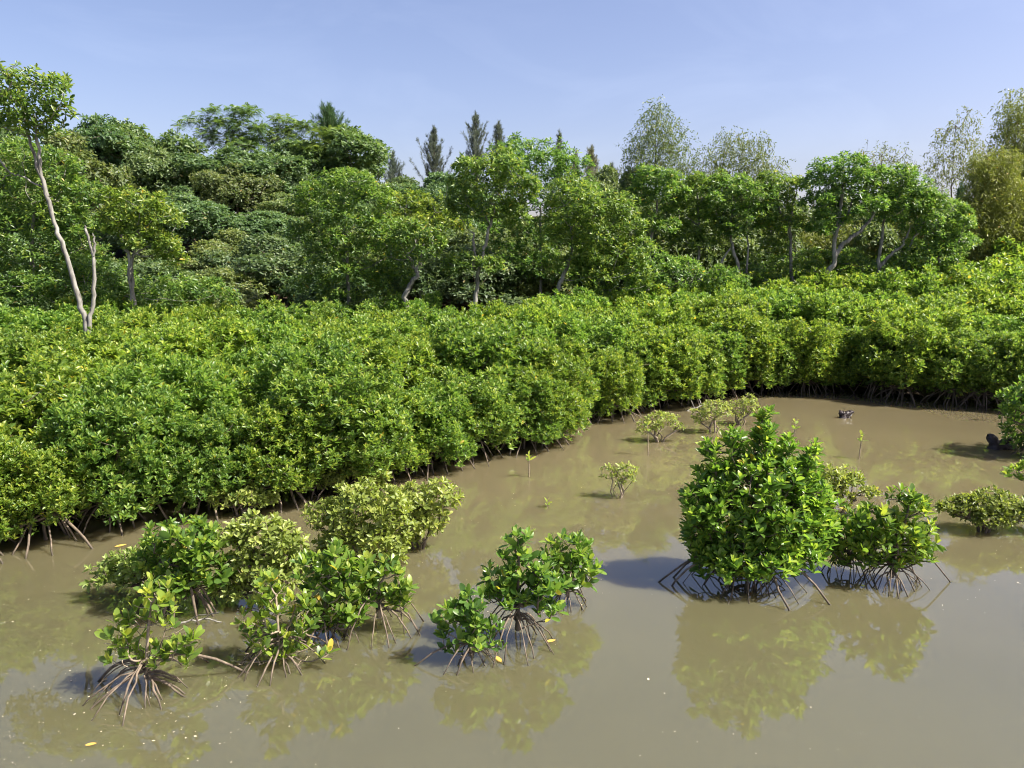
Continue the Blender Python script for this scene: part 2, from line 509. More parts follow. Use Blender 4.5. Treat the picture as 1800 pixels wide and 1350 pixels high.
def edge_y(x):
    return np.interp(x, EDGE[:, 0], EDGE[:, 1])

def terrain(x, y):
    x = np.asarray(x, float); y = np.asarray(y, float)
    back = y - edge_y(x)
    z = -0.5 + 0.545 * sstep(-0.3, 1.7, back) + 0.12 * sstep(0.9, 5, back)
    amp = np.interp(x, [-40, -26, -16, -9, -3, 3, 9, 20, 40], [5.2, 5.2, 5.4, 5.0, 3.6, 2.2, 1.0, 0.5, 0.5])
    z = z + amp * sstep(20.5, 38, y - 0.0 * x) + 0.25 * np.sin(x * .7) * np.cos(y * .5) * sstep(21, 30, y)
    return z

def make_ground():
    xs = np.unique(np.concatenate([np.linspace(-2500, -80, 10), np.linspace(-80, -26, 12), np.linspace(-26, 34, 150), np.linspace(34, 80, 12), np.linspace(80, 2500, 10)]))
    ys = np.unique(np.concatenate([np.linspace(-300, 0, 8), np.linspace(0, 48, 150), np.linspace(48, 100, 14), np.linspace(100, 3000, 10)]))
    X, Y = np.meshgrid(xs, ys)
    rng = np.random.default_rng(1)
    Z = terrain(X, Y)
    Z += rng.normal(0, 0.012, Z.shape) * (Y > edge_y(X) + 1.6) * (np.abs(X) < 40) * (Y < 60)
    V = np.stack([X, Y, Z], -1).reshape(-1, 3)
    nx = len(xs)
    i = (np.arange(len(ys) - 1)[:, None] * nx + np.arange(nx - 1)[None]).ravel()
    Q = np.stack([i, i + 1, i + nx + 1, i + nx], 1)
    o = obj("ground", smooth(quads_mesh("ground", V, Q, M["ground"])), kind="structure")
    V = np.array([(-70, -40, 0), (80, -40, 0), (80, 45, 0), (-70, 45, 0)], float)
    o = obj("creek_water", quads_mesh("creek_water", V, np.array([[0, 1, 2, 3]]), M["water"]), kind="structure")
make_ground()

# ------------------------------------------------------------------ the mangrove thicket
GREENS = [(1.0, 1.0, 1.0), (1.08, 1.04, 0.9), (0.9, 0.97, 1.0), (1.14, 1.07, 0.88), (0.94, 1.0, 0.95), (1.05, 1.0, 0.85), (0.86, 0.94, 0.95)]

def thicket_variant(seed):
    rng = np.random.default_rng(seed)
    # unit-ish shrub, about 2 m across and 1.85 m high
    lobes = [(0, 0, 1.0, 0.80, 0.80, 0.78)]
    for k in range(22):                                   # upright shoots round a barrel
        a = k * 2.4 + rng.normal(0, .3); z = rng.uniform(0.38, 1.5)
        rr = np.interp(z, [0.3, 0.9, 1.5], [0.70, 0.80, 0.66]) * rng.uniform(0.85, 1.12); w = rng.uniform(0.17, 0.27)
        lobes.append((math.cos(a) * rr, math.sin(a) * rr, z, w, w, w * rng.uniform(1.1, 1.7)))
    for k in range(13):                                   # a flat, ragged top
        a = k * 2.4 + rng.normal(0, .3); rr = 0.78 * math.sqrt((k + .5) / 13); w = rng.uniform(0.13, 0.22)
        lobes.append((math.cos(a) * rr, math.sin(a) * rr, rng.uniform(1.52, 1.78), w, w, w * rng.uniform(1.1, 1.8)))
    P, A = lobe_tips(rng, lobes, 0.104, floor=-0.6, depth=0.30, up=0.78, inner=0.35)
    m = P[:, 2] > 0.22
    P, A = P[m], A[m]
    F = rosettes(rng, P, A, k=6, length=0.090, aspect=0.40, lo=14, hi=66, bright=0.06)
    crown = quads_mesh("thicket_crown", *leaf_mesh(F)[:2], M["mangrove"], leaf_mesh(F)[2])
    tr = [[(0, 0, -0.1), (rng.normal(0, .03), rng.normal(0, .03), 0.3), (rng.normal(0, .08), rng.normal(0, .08), 0.75), (rng.normal(0, .1), rng.normal(0, .1), 1.15)]]
    pick = rng.choice(len(P), min(len(P), 110), replace=False)
    stem = smooth(quads_mesh("thicket_stem", *grow(rng, tr, P[pick], twig=0.0045, rmax=0.035, sides=4, nseg=3), M["darkbark"]))
    return stem, crown
THICKET = [thicket_variant(100 + i) for i in range(9)]

def root_variant(seed):
    rng = np.random.default_rng(seed)
    out = []
    n = int(rng.integers(11, 16))
    for i in range(n):
        a = 6.28 * (i + rng.uniform(0.1, 0.9)) / n
        h = rng.uniform(0.22, 0.62)
        p = root_path(rng, np.array([rng.normal(0, .03), rng.normal(0, .03), h]), a, rng.uniform(0.35, 0.85))
        r = rng.uniform(0.009, 0.017)
        out.append(smooth(quads_mesh("prop_root", *tube(p, np.linspace(r * 1.25, r * .85, 8), 5), M["root"])))
    return out
ROOTS = [root_variant(400 + i) for i in range(5)]

def hedge_height(x, y):
    h = 1.82 + 0.035 * np.maximum(0, y - 12) + 0.075 * np.maximum(0, x - 3) * sstep(17, 26, y)
    return h

trng = np.random.default_rng(5)
placed = []
def thicket(x, y, H, front, zone):
    v = int(trng.integers(len(THICKET)))
    stem, crown = THICKET[v]
    label, group = ZONES[zone]
    t = thing("mangrove_shrub", label, "shrub", (x, y, 0.0), group, rz=trng.uniform(0, 6.28))
    s = H / 1.9
    tint = np.array(GREENS[int(trng.integers(len(GREENS)))]) * trng.uniform(0.94, 1.06)
    patch = 0.5 + 0.5 * math.sin(x * 0.55 + 1.3) * math.cos(y * 0.7 - 0.4)
    tint = tint * (0.92 + 0.16 * patch)
    sx = s * trng.uniform(0.92, 1.12) * 1.03
    a = obj("stem", stem, t); a.scale = (sx, sx, s)
    b = obj("crown", crown, t, tint=tint); b.scale = (sx, sx, s)
    if front:
        for me in ROOTS[int(trng.integers(len(ROOTS)))]:
            obj("prop_root", me, t)
    placed.append((x, y))

ZONES = {
    "left_front": ("leafy mangrove shrub overhanging the water along the left half of the thicket edge", "mangrove shrubs along the water's edge, left"),
    "right_front": ("leafy mangrove shrub on stilt roots along the far water's edge", "mangrove shrubs along the far water's edge"),
    "left": ("bright green mangrove shrub packed inside the thicket on the left", "mangrove shrubs packed in the left thicket"),
    "right": ("bright green mangrove shrub packed inside the far thicket on the right", "mangrove shrubs packed in the right thicket"),
}
def zone_of(x, y, front):
    return ("left" if x < y * 0.09 else "right") + ("_front" if front else "")

def edge_walk(step):
    out, carry = [], 0.0
    for (a, b) in zip(EDGE[:-1], EDGE[1:]):
        d = b - a; L = np.linalg.norm(d); t = carry
        while t < L:
            p = a + d * t / L
            out.append((p, d / L)); t += step
        carry = t - L
    return out
for p, d in edge_walk(0.9):
    nrm = np.array([-d[1], d[0]])
    q = p + nrm * trng.uniform(0.20, 0.50) + d * trng.normal(0, 0.1)
    if abs(q[0]) > 0.667 * q[1] + 1.6: continue
    thicket(q[0], q[1], trng.uniform(1.2, 1.8) + (0.25 if q[0] > 2.5 else 0.0), True, zone_of(q[0], q[1], True))
front_n = len(placed)
ORD = ["first", "second", "third", "fourth", "fifth", "sixth", "seventh", "eighth", "ninth", "tenth", "eleventh", "twelfth", "thirteenth", "fourteenth", "fifteenth",
       "sixteenth", "seventeenth", "eighteenth", "nineteenth", "twentieth"]
rows = {}
for o in [o for o in bpy.data.objects if o.name.startswith("mangrove_shrub")]:
    rows.setdefault(o["group"], []).append(o)
for g, row in rows.items():
    row.sort(key=lambda o: o.location.x / o.location.y)
    for n, o in enumerate(row):
        o["label"] = ("leafy mangrove shrub overhanging the near left water's edge, %s from the left" if "left" in g else
                      "leafy mangrove shrub on stilt roots at the far water's edge, %s from the left") % ORD[n]

def back_limit(x):
    return np.interp(x, [-16, -8, -2, 3, 8, 14, 22], [18.5, 19.5, 21.5, 23.0, 26.0, 29.0, 31.0])
cand = trng.uniform([-15, 7], [24, 32], (9000, 2))
for x, y in cand:
    if abs(x) > 0.667 * y + 1.6 or y > back_limit(x): continue
    e = np.min(np.linalg.norm(EDGE - np.array([x, y]), axis=1))
    if y < edge_y(x) + 1.35: continue
    P = np.array(placed)
    if np.min((P[:, 0] - x) ** 2 + (P[:, 1] - y) ** 2) < 1.0 ** 2: continue
    bk = y - edge_y(x)
    H = hedge_height(x, y) * trng.uniform(0.93, 1.07)
    if x < y * 0.09: H += 0.24 * math.cos(2 * math.pi * (bk - 1.5 + 0.5 * math.sin(x * 0.8)) / 4.4) - 0.05
    thicket(x, y, H, False, zone_of(x, y, False))
print("thicket shrubs", len(placed), "front", front_n)

# ------------------------------------------------------------------ mangroves standing in the water
def px_lobes(lobes, Y, grow_by=1.0):
    out = []
    for q in lobes:
        px, py, rx, ry = q[:4]
        dy = q[4] if len(q) > 4 else 0.0
        c = at(px, py, Y + dy); k = m_per_px(Y + dy)
        out.append((*c, rx * k * grow_by, (rx + ry) * 0.5 * k * grow_by, ry * k * grow_by))
    return out

def water_mangrove(label, base, lobes, spacing, seed, roots=(12, 0.10, 0.32, 0.25, 0.5), leaf=0.098, tint=(1, 1, 1), k=6, inner=0.3,
                   limit=300, special=(), twig=0.0036, trunk_top=0.5, stem_mat="twig", bare=0, group=None, root_r=0.0068, stems=1, hi=62):
    rng = np.random.default_rng(seed)
    b = ground(*base); b[2] = 0
    t = thing("mangrove_sapling", label, "mangrove", b, group)
    L = [(q[0] - b[0], q[1] - b[1], q[2], *q[3:]) for q in px_lobes(lobes, b[1], 1.08)]
    P, A = lobe_tips(rng, L, spacing, floor=-0.75, depth=0.34, up=0.74, inner=inner)
    P, A = P[P[:, 2] > 0.10], A[P[:, 2] > 0.10]
    F = rosettes(rng, P, A, k=k, length=leaf, aspect=0.42, lo=18, hi=hi, yellow=0.007, jit=0.24, bright=0.0)
    # trunk towards the crown's middle
    c = np.mean([q[:3] for q in L], axis=0); top = max(q[2] for q in L)
    trunks = []
    for s in range(stems):
        off = np.array([rng.normal(0, .04), rng.normal(0, .04), 0]) * (stems > 1)
        trunks.append([off + (0, 0, roots[1] * 0.6), off + (c[0] * .15, c[1] * .15, roots[2]), off * 1.5 + np.array([c[0] * .55, c[1] * .55, top * trunk_top * .75]),
                       off * 2 + np.array([c[0] * .9, c[1] * .9, top * trunk_top])])
    tips = P - unit(A) * leaf * 0.28
    if bare:
        extra, _ = lobe_tips(rng, [(*q[:3], q[3] * 1.25, q[4] * 1.25, q[5] * 1.2) for q in L], spacing * 0.6, inner=0.6, floor=-0.9)
        extra = extra[rng.permutation(len(extra))[:bare]]
        tips = np.concatenate([tips, extra])
    obj("stem", smooth(quads_mesh("stem", *grow(rng, trunks, tips, twig=twig, rmax=0.013 if bare else 0.022, sides=5), M[stem_mat])), t)
    add_roots(rng, t, roots[0], roots[1], roots[2], roots[3], roots[4], root_r, special)
    n = len(F["t"])
    if n <= limit:
        leaf_objects(rng, F, range(n), t, tint)
    else:
        # the leaves facing the camera first
        cam_d = np.linalg.norm(F["o"] + b - np.array([0, 0, CAM_H]), axis=1)
        order = np.argsort(cam_d - 0.3 * F["l"])
        leaf_objects(rng, F, order[:limit], t, tint)
        V, Q, tn = leaf_mesh(sub(F, order[limit:]))
        obj("foliage", quads_mesh("foliage", V, Q, M["mangrove"], tn), t, tint=tint, kind="stuff")
    return t

def small_leaf_shrub(label, base, lobes, spacing, seed, leaf=0.074, tint=(1, 1, 1), stems=4, spread=0.16, twig=0.0032, inner=0.5, name="small_leaved_shrub",
                     k=7, group=None, floor=-0.5, dark=True, reach=0.45):
    rng = np.random.default_rng(seed)
    b = ground(*base); b[2] = 0
    t = thing(name, label, "shrub", b, group)
    L = [(q[0] - b[0], q[1] - b[1], q[2], *q[3:]) for q in px_lobes(lobes, b[1], 1.08)]
    P, A = lobe_tips(rng, L, spacing, floor=floor, depth=0.34, up=0.5, inner=inner)
    P, A = P[P[:, 2] > 0.06], A[P[:, 2] > 0.06]
    F = rosettes(rng, P, A, k=k, length=leaf, aspect=0.47, lo=18, hi=85, yellow=0.01, bright=0.04)
    V, Q, tn = leaf_mesh(F)
    obj("crown", quads_mesh("crown", V, Q, M["olive"], tn), t, tint=tint)
    trunks = []
    for s in range(stems):
        a = 6.28 * (s + rng.uniform(0, .8)) / stems
        q = L[s % len(L)]
        tgt = np.array([q[0], q[1], q[2]]) * reach
        st = np.array([math.cos(a) * 0.03, math.sin(a) * 0.03, -0.1])
        trunks.append([st, st + (math.cos(a) * spread * .3, math.sin(a) * spread * .3, 0.18), np.array([tgt[0] + math.cos(a) * spread * .4, tgt[1] + math.sin(a) * spread * .4, max(tgt[2], 0.22)])])
    obj("stem", smooth(quads_mesh("stem", *grow(rng, trunks, P, twig=twig, rmax=0.02, sides=5, nseg=3), M["darkbark" if dark else "twig"])), t)
    return t

# --- the near group on the left
water_mangrove("sparse twiggy mangrove sapling on splayed stilt roots, nearest the camera at lower left", (258, 1212),
    [(245, 1075, 22, 22), (275, 1045, 26, 24), (290, 1080, 26, 18), (215, 1115, 28, 20), (215, 1150, 30, 16), (330, 1120, 20, 14), (265, 1150, 36, 16), (300, 1140, 26, 16), (325, 1150, 20, 12)],
    0.122, 11, leaf=0.095, roots=(23, 0.10, 0.26, 0.34, 0.62), special=[(0.35, 0.26, 0.86, 0.30, 0.012), (2.9, 0.22, 0.55, 0.4, 0.013)], bare=90, twig=0.0028, k=5, inner=0.15, tint=(1.22, 1.12, 0.95), trunk_top=0.92, hi=56)
water_mangrove("thin mangrove sapling with many bare pale twigs above arching stilt roots", (492, 1168),
    [(440, 1148, 34, 14), (470, 1110, 34, 22), (500, 1060, 36, 26), (470, 1030, 28, 20), (545, 1150, 30, 14), (500, 1145, 34, 14), (535, 1090, 26, 24), (440, 1080, 22, 20)],
    0.122, 12, leaf=0.095, roots=(18, 0.10, 0.28, 0.34, 0.62), bare=120, twig=0.0028, k=5, inner=0.15, tint=(1.22, 1.12, 0.95), trunk_top=0.85, hi=56)
water_mangrove("upright mangrove sapling with full green leaf whorls beside the bare-twigged one", (572, 1122),
    [(550, 1000, 30, 26), (590, 985, 30, 26), (615, 1020, 30, 26), (570, 1050, 42, 30), (610, 1065, 34, 26), (590, 1100, 36, 20), (545, 1080, 24, 24)],
    0.120, 13, leaf=0.10, roots=(12, 0.10, 0.30, 0.28, 0.5), k=6, tint=(1.0, 1.02, 0.95), trunk_top=0.8)
water_mangrove("small open mangrove sapling perched on a dome of arched stilt roots", (667, 1108),
    [(640, 1000, 22, 20), (680, 1000, 22, 18), (650, 1030, 30, 20), (700, 1030, 22, 22), (710, 1060, 16, 18), (630, 1060, 20, 16), (670, 1050, 26, 14)],
    0.125, 14, leaf=0.10, roots=(17, 0.20, 0.36, 0.34, 0.50), k=6, tint=(1.08, 1.06, 0.95), trunk_top=0.75, inner=0.2)
water_mangrove("bushy bright green mangrove with thick prop roots in shade, left of the group", (330, 1078),
    [(320, 945, 52, 28), (290, 980, 46, 30), (355, 975, 40, 32), (320, 1010, 56, 28), (375, 1010, 26, 24), (300, 1030, 36, 18)],
    0.115, 15, roots=(9, 0.26, 0.46, 0.22, 0.42), root_r=0.013, k=7, tint=(1.0, 1.02, 0.92), trunk_top=0.55, stem_mat="darkbark")
small_leaf_shrub("low small-leaved shrub leaning left from the foreground group", (262, 1052),
    [(185, 1010, 30, 20), (215, 995, 36, 22), (250, 985, 34, 24), (240, 1015, 40, 18)], 0.100, 16, tint=(0.95, 1, 0.95))
small_leaf_shrub("rounded olive small-leaved shrub in the middle of the foreground group", (450, 1062),
    [(410, 945, 40, 24), (460, 930, 44, 24), (500, 950, 38, 28), (430, 985, 46, 32), (490, 1000, 44, 34), (420, 1030, 40, 26), (520, 985, 24, 24)], 0.096, 17, tint=(1.05, 1.02, 0.95))
small_leaf_shrub("wide olive small-leaved shrub at the back of the foreground group", (640, 992),
    [(585, 905, 40, 30), (630, 880, 46, 30), (680, 890, 40, 32), (610, 950, 50, 34), (670, 940, 50, 36), (590, 930, 34, 26), (690, 970, 26, 18)], 0.096, 18, tint=(1.08, 1.04, 0.92), stems=5)
small_leaf_shrub("olive small-leaved shrub reaching right over the water beside the thicket", (735, 965),
    [(720, 880, 40, 28), (770, 870, 34, 22), (740, 915, 40, 30), (780, 890, 24, 18), (710, 940, 26, 22)], 0.098, 19, tint=(1.1, 1.04, 0.92))
# --- the middle trio
water_mangrove("low mangrove sapling with glossy leaves and one fallen-yellow leaf, front of the middle trio", (828, 1162),
    [(800, 1072, 26, 20), (832, 1055, 20, 16), (850, 1085, 30, 22), (805, 1110, 32, 20), (860, 1118, 22, 20), (835, 1125, 30, 16), (790, 1138, 18, 12), (768, 1095, 8, 8)],
    0.125, 21, roots=(11, 0.08, 0.20, 0.16, 0.36), special=[(3.3, 0.16, 0.62, 0.5, 0.008)], k=6, tint=(0.92, 1.0, 1.0), trunk_top=0.7)
water_mangrove("tall mangrove sapling on dark stilt roots, centre of the middle trio", (910, 1128),
    [(913, 952, 20, 20), (888, 972, 10, 10), (880, 1012, 34, 22), (925, 1000, 36, 26), (960, 1020, 34, 28), (905, 1045, 46, 26), (955, 1062, 34, 22), (870, 1040, 24, 18)],
    0.118, 22, roots=(16, 0.18, 0.36, 0.26, 0.50), k=6, tint=(0.90, 1.0, 0.95), trunk_top=0.85, stem_mat="darkbark")
water_mangrove("compact mangrove sapling with a few yellow leaves, right of the middle trio", (998, 1062),
    [(985, 965, 30, 22), (1015, 970, 30, 22), (1025, 1000, 24, 22), (990, 1000, 34, 24), (1000, 1022, 26, 14)],
    0.120, 23, roots=(10, 0.14, 0.28, 0.14, 0.30), k=6, tint=(0.95, 1.0, 0.95), trunk_top=0.6)
# --- the big bush and its neighbours
water_mangrove("large dense mangrove bush with peaked top and a skirt of stilt roots", (1312, 1022),
    [(1347, 748, 11, 26, .05), (1338, 785, 22, 26, .05), (1290, 778, 12, 26), (1303, 820, 30, 24), (1246, 800, 12, 22), (1248, 838, 24, 18), (1386, 788, 12, 24), (1425, 806, 12, 22), (1362, 825, 36, 30), (1275, 862, 50, 36, .1), (1340, 860, 70, 56), (1410, 862, 34, 34), (1240, 890, 34, 34, -.1),
     (1290, 920, 66, 52), (1370, 920, 70, 50, -.1), (1430, 890, 34, 44), (1230, 935, 30, 26), (1300, 975, 60, 26, -.15), (1400, 960, 46, 26, -.1), (1445, 930, 24, 26), (1425, 810, 18, 22), (1250, 985, 36, 22, -.1), (1300, 1000, 40, 20, -.35), (1350, 995, 40, 20, -.4), (1395, 985, 34, 20, -.3), (1225, 965, 20, 18)],
    0.104, 31, roots=(46, 0.10, 0.38, 0.30, 0.80), special=[(3.15, 0.42, 1.05, 0.3, 0.012), (3.3, 0.40, 0.9, 0.3, 0.012), (3.0, 0.36, 0.85, 0.35, 0.012), (5.6, 0.42, 1.0, .15, .012), (5.0, .4, .8, .1, .013)],
    leaf=0.098, k=7, hi=66, tint=(1.05, 1.12, 0.95), inner=0.3, trunk_top=0.6, stem_mat="darkbark", stems=3, twig=0.0032)
water_mangrove("slim mangrove sapling squeezed between the big bush and its right neighbour", (1492, 1008),
    [(1470, 920, 26, 22), (1500, 915, 24, 20), (1480, 955, 32, 18), (1515, 950, 24, 20), (1455, 950, 22, 24), (1490, 980, 30, 12), (1450, 905, 18, 20)],
    0.125, 32, roots=(12, 0.14, 0.30, 0.16, 0.36), k=6, tint=(1.0, 1.02, 0.9), trunk_top=0.7, stem_mat="darkbark")
water_mangrove("spreading mangrove sapling on stilt roots with one long root looping right", (1566, 1028),
    [(1590, 875, 26, 14), (1615, 885, 20, 16), (1540, 915, 34, 22), (1600, 920, 36, 26), (1625, 950, 16, 24), (1565, 950, 44, 26), (1525, 955, 26, 20), (1610, 970, 28, 18), (1530, 980, 26, 12), (1580, 985, 30, 12)],
    0.115, 33, roots=(20, 0.14, 0.34, 0.24, 0.52), special=[(0.1, 0.36, 0.74, 0.35, 0.009)], k=6, tint=(1.08, 1.06, 0.88), trunk_top=0.72, stem_mat="darkbark")
small_leaf_shrub("olive small-leaved shrub peeking out behind the big mangrove bush", (1470, 905),
    [(1455, 850, 30, 26), (1490, 845, 26, 22), (1465, 875, 28, 18), (1525, 865, 16, 10)], 0.095, 34, k=6, tint=(1.05, 1.0, 0.85))
small_leaf_shrub("low dense dark-stemmed shrub with tiny leaves near the right edge", (1728, 934),
    [(1705, 890, 30, 20), (1740, 884, 34, 20), (1780, 892, 34, 22), (1735, 905, 44, 16), (1660, 893, 14, 8), (1815, 900, 30, 20)], 0.070, 35, leaf=0.062, tint=(0.80, 0.78, 0.68), stems=6)
# --- small shrubs out in the shallows
for lab, base, lobes, sd in [
    ("tiny pale shrub on thin stems alone in open water", (1085, 874), [(1075, 825, 14, 9), (1100, 828, 18, 12), (1090, 842, 20, 9), (1060, 838, 5, 4)], 41),
    ("small pale shrub with several thin stems in the shallows before the thicket", (1160, 776), [(1145, 748, 20, 12), (1175, 740, 22, 12), (1160, 735, 26, 10), (1130, 756, 10, 6), (1195, 750, 8, 6)], 42),
    ("small pale vase-shaped shrub in the shallows behind the big bush", (1254, 760), [(1240, 728, 20, 12), (1265, 722, 22, 14), (1225, 735, 10, 7), (1255, 715, 24, 10)], 43),
    ("small pale shrub in the shallows at the foot of the far thicket", (1302, 746), [(1290, 714, 18, 10), (1315, 710, 20, 12), (1300, 722, 20, 10), (1330, 716, 8, 8)], 44)]:
    small_leaf_shrub(lab, base, lobes, 0.10, sd, leaf=0.06, k=6, stems=5, spread=0.22, inner=0.3, twig=0.0045, dark=False, tint=(1.15, 1.1, 1.0), reach=0.6)
# --- pale shrubs against the thicket's edge
for lab, base, lobes, sd in [
    ("pale low shrub at the thicket's edge left of the water gap", (425, 905), [(395, 872, 28, 18), (435, 868, 30, 18), (465, 878, 20, 14)], 45),
    ("pale shrub at the thicket's edge behind the foreground group", (610, 868), [(580, 835, 34, 22), (620, 825, 32, 22), (655, 840, 26, 18)], 46)]:
    small_leaf_shrub(lab, base, lobes, 0.085, sd, tint=(1.08, 1.04, 0.95))
# --- right edge
water_mangrove("dark mangrove bush cut off by the right edge of the picture", (1822, 800),
    [(1800, 715, 34, 34), (1840, 700, 60, 50), (1795, 760, 30, 30), (1850, 760, 50, 40), (1880, 720, 50, 50)], 0.14, 36,
    roots=(14, 0.2, 0.45, 0.3, 0.7), k=7, tint=(0.85, 0.95, 0.9), stem_mat="darkbark", limit=200)
water_mangrove("leafy mangrove branch poking in from the right edge above the low shrub", (1860, 905),
    [(1785, 832, 22, 14), (1815, 825, 24, 18), (1850, 840, 40, 30), (1880, 850, 40, 30)], 0.15, 37,
    roots=(10, 0.12, 0.3, 0.2, 0.4), k=6, tint=(1.2, 1.12, 1.0), trunk_top=0.6)

# --- seedlings
def seedling(label, base, h, n, seed, lean=0.0):
    rng = np.random.default_rng(seed)
    b = ground(*base); b[2] = 0
    t = thing("mangrove_seedling", label, "seedling", b)
    p = bez(np.array([0, 0, -0.1]), np.array([lean * .3, 0, h * .5]), np.array([lean, 0, h]), 6)
    obj("stem", smooth(quads_mesh("stem", *tube(p, np.linspace(0.010, 0.006, 6), 5), M["twig"])), t)
    F = rosettes(rng, np.array([p[-1], p[-2]]), np.array([[0, 0, 1.0], [0.1, 0, 1]]), k=n, length=0.10, aspect=0.4, lo=15, hi=75, bright=0.2)
    leaf_objects(rng, F, range(len(F["t"])), t, (1.15, 1.1, 1.0))
seedling("single-stemmed mangrove seedling beside the small pale shrub", (1140, 800), 0.55, 5, 51, -0.04)
seedling("single mangrove seedling in open water beyond the big bush", (1510, 806), 0.42, 5, 52, 0.02)
seedling("leafy seedling just above the top of the big bush", (1395, 790), 0.5, 5, 53)
seedling("short seedling at the tip of the thicket point", (930, 838), 0.36, 4, 54)
seedling("tiny seedling barely above the open water", (962, 892), 0.08, 3, 55)
seedling("tall seedling against the dark far bank at right", (1762, 740), 0.62, 6, 56)

# ------------------------------------------------------------------ dead wood
def stump(label, base, seed, parts_, name="tree_stump"):
    rng = np.random.default_rng(seed)
    b = ground(*base); b[2] = 0
    ps = []
    for (pts, rads) in parts_:
        p = np.array(pts, float); t = np.linspace(0, 1, len(p)); tt = np.linspace(0, 1, 9)
        q = np.stack([np.interp(tt, t, p[:, i]) for i in range(3)], 1) + rng.normal(0, 0.008, (9, 3))
        V, Q = tube(q, np.interp(tt, t, rads) * rng.uniform(0.85, 1.15, 9), 9)
        V = V + rng.normal(0, 0.009, V.shape)
        # cap
        n = len(V); c = np.array([q[-1], q[0]])
        V = np.concatenate([V, c])
        ids = np.arange(9)
        cap = np.stack([np.full(4, n), n - 9 + ids[0:8:2], n - 9 + ids[1:9:2], n - 9 + (ids[2:10:2] if False else (ids[0:8:2] + 2) % 9)], 1)
        ps.append((V, np.concatenate([Q, cap])))
    V, Q = join(ps)
    o = obj(name, smooth(quads_mesh(name, V, Q, M["drift"])), loc=b)
    o["label"] = label; o["category"] = "stump" if "stump" in name else "driftwood"
stump("small dark broken stump sticking out of the far shallows", (1482, 734), 61,
      [([(0, 0, -.1), (-.02, 0, .06), (-.05, 0, .13)], [.10, .08, .05]), ([(0, 0, .02), (.08, 0, .09), (.22, .02, .12)], [.07, .06, .03]), ([(.1, 0, -.08), (.12, 0, .08)], [.05, .05])])
stump("knotted black driftwood stump by the right edge bush", (1752, 788), 62,
      [([(0, 0, -.1), (-.05, 0, .08), (-.14, 0, .22)], [.14, .10, .07]), ([(0, 0, .0), (.1, 0, .10), (.24, .02, .15)], [.10, .08, .05]), ([(-.1, -.05, 0), (.1, -.08, .04), (.3, -.05, .06)], [.06, .07, .04])], name="driftwood")

def dead_branch(label, pts, rads, seed):
    rng = np.random.default_rng(seed)
    b = np.array(pts[0], float)
    p = np.array(pts, float) - b
    t = np.linspace(0, 1, len(p)); tt = np.linspace(0, 1, 10)
    q = np.stack([np.interp(tt, t, p[:, i]) for i in range(3)], 1) + rng.normal(0, 0.01, (10, 3))
    parts_ = [tube(q, np.interp(tt, t, rads), 6)]
    for k in (4, 6):
        e = q[k] + rng.normal(0, 0.12, 3) + (0, 0, 0.12)
        parts_.append(tube(np.array([q[k], (q[k] + e) / 2 + (0, 0, .02), e]), [rads[-1] * .8] * 3, 5))
    o = obj("dead_branch", smooth(quads_mesh("dead_branch", *join(parts_), M["bark"])), loc=b)
    o["label"] = label; o["category"] = "branch"
dead_branch("bare pale branch sloping into the water at the far right bank", [at(1758, 732, 17.6), at(1738, 705, 17.7), at(1725, 690, 17.9)], [.022, .018, .012], 63)
dead_branch("bare forked branch lying on the mud below the far right bank", [at(1712, 735, 17.3), at(1722, 722, 17.4), at(1745, 722, 17.5)], [.016, .018, .012], 64)
dead_branch("thin bare stick leaning across the roots of the far thicket", [at(1190, 730, 16.6), at(1225, 716, 16.8), at(1248, 708, 17.0)], [.02, .017, .012], 65)
dead_branch("long thin bare stick lying on the water by the twiggy sapling", [at(300, 1108, 6.6) * (1, 1, 0) + (0, 0, .03), at(340, 1102, 6.7) * (1, 1, 0) + (0, 0, .05), at(392, 1095, 6.75) * (1, 1, 0) + (0, 0, .02)], [.010, .009, .006], 66)

# ------------------------------------------------------------------ trees behind
def tree_lobes_mesh(rng, L, spacing, leaf, style, k=6, up=0.6, inner=0.35, floor=-0.3, bright=0.0):
    P, A = lobe_tips(rng, L, spacing, floor=floor, depth=0.3, up=up, inner=inner)
    if style == "mangrove":
        F = rosettes(rng, P, A, k=k, length=leaf, aspect=0.42, lo=30, hi=100, yellow=0.005, bright=bright)
    else:
        F = rosettes(rng, P, A, k=k, length=leaf, aspect=0.5, lo=25, hi=115, yellow=0.006, bright=bright)
    V, Q, t = leaf_mesh(F)
    return P, quads_mesh("crown", V, Q, M[style], t)

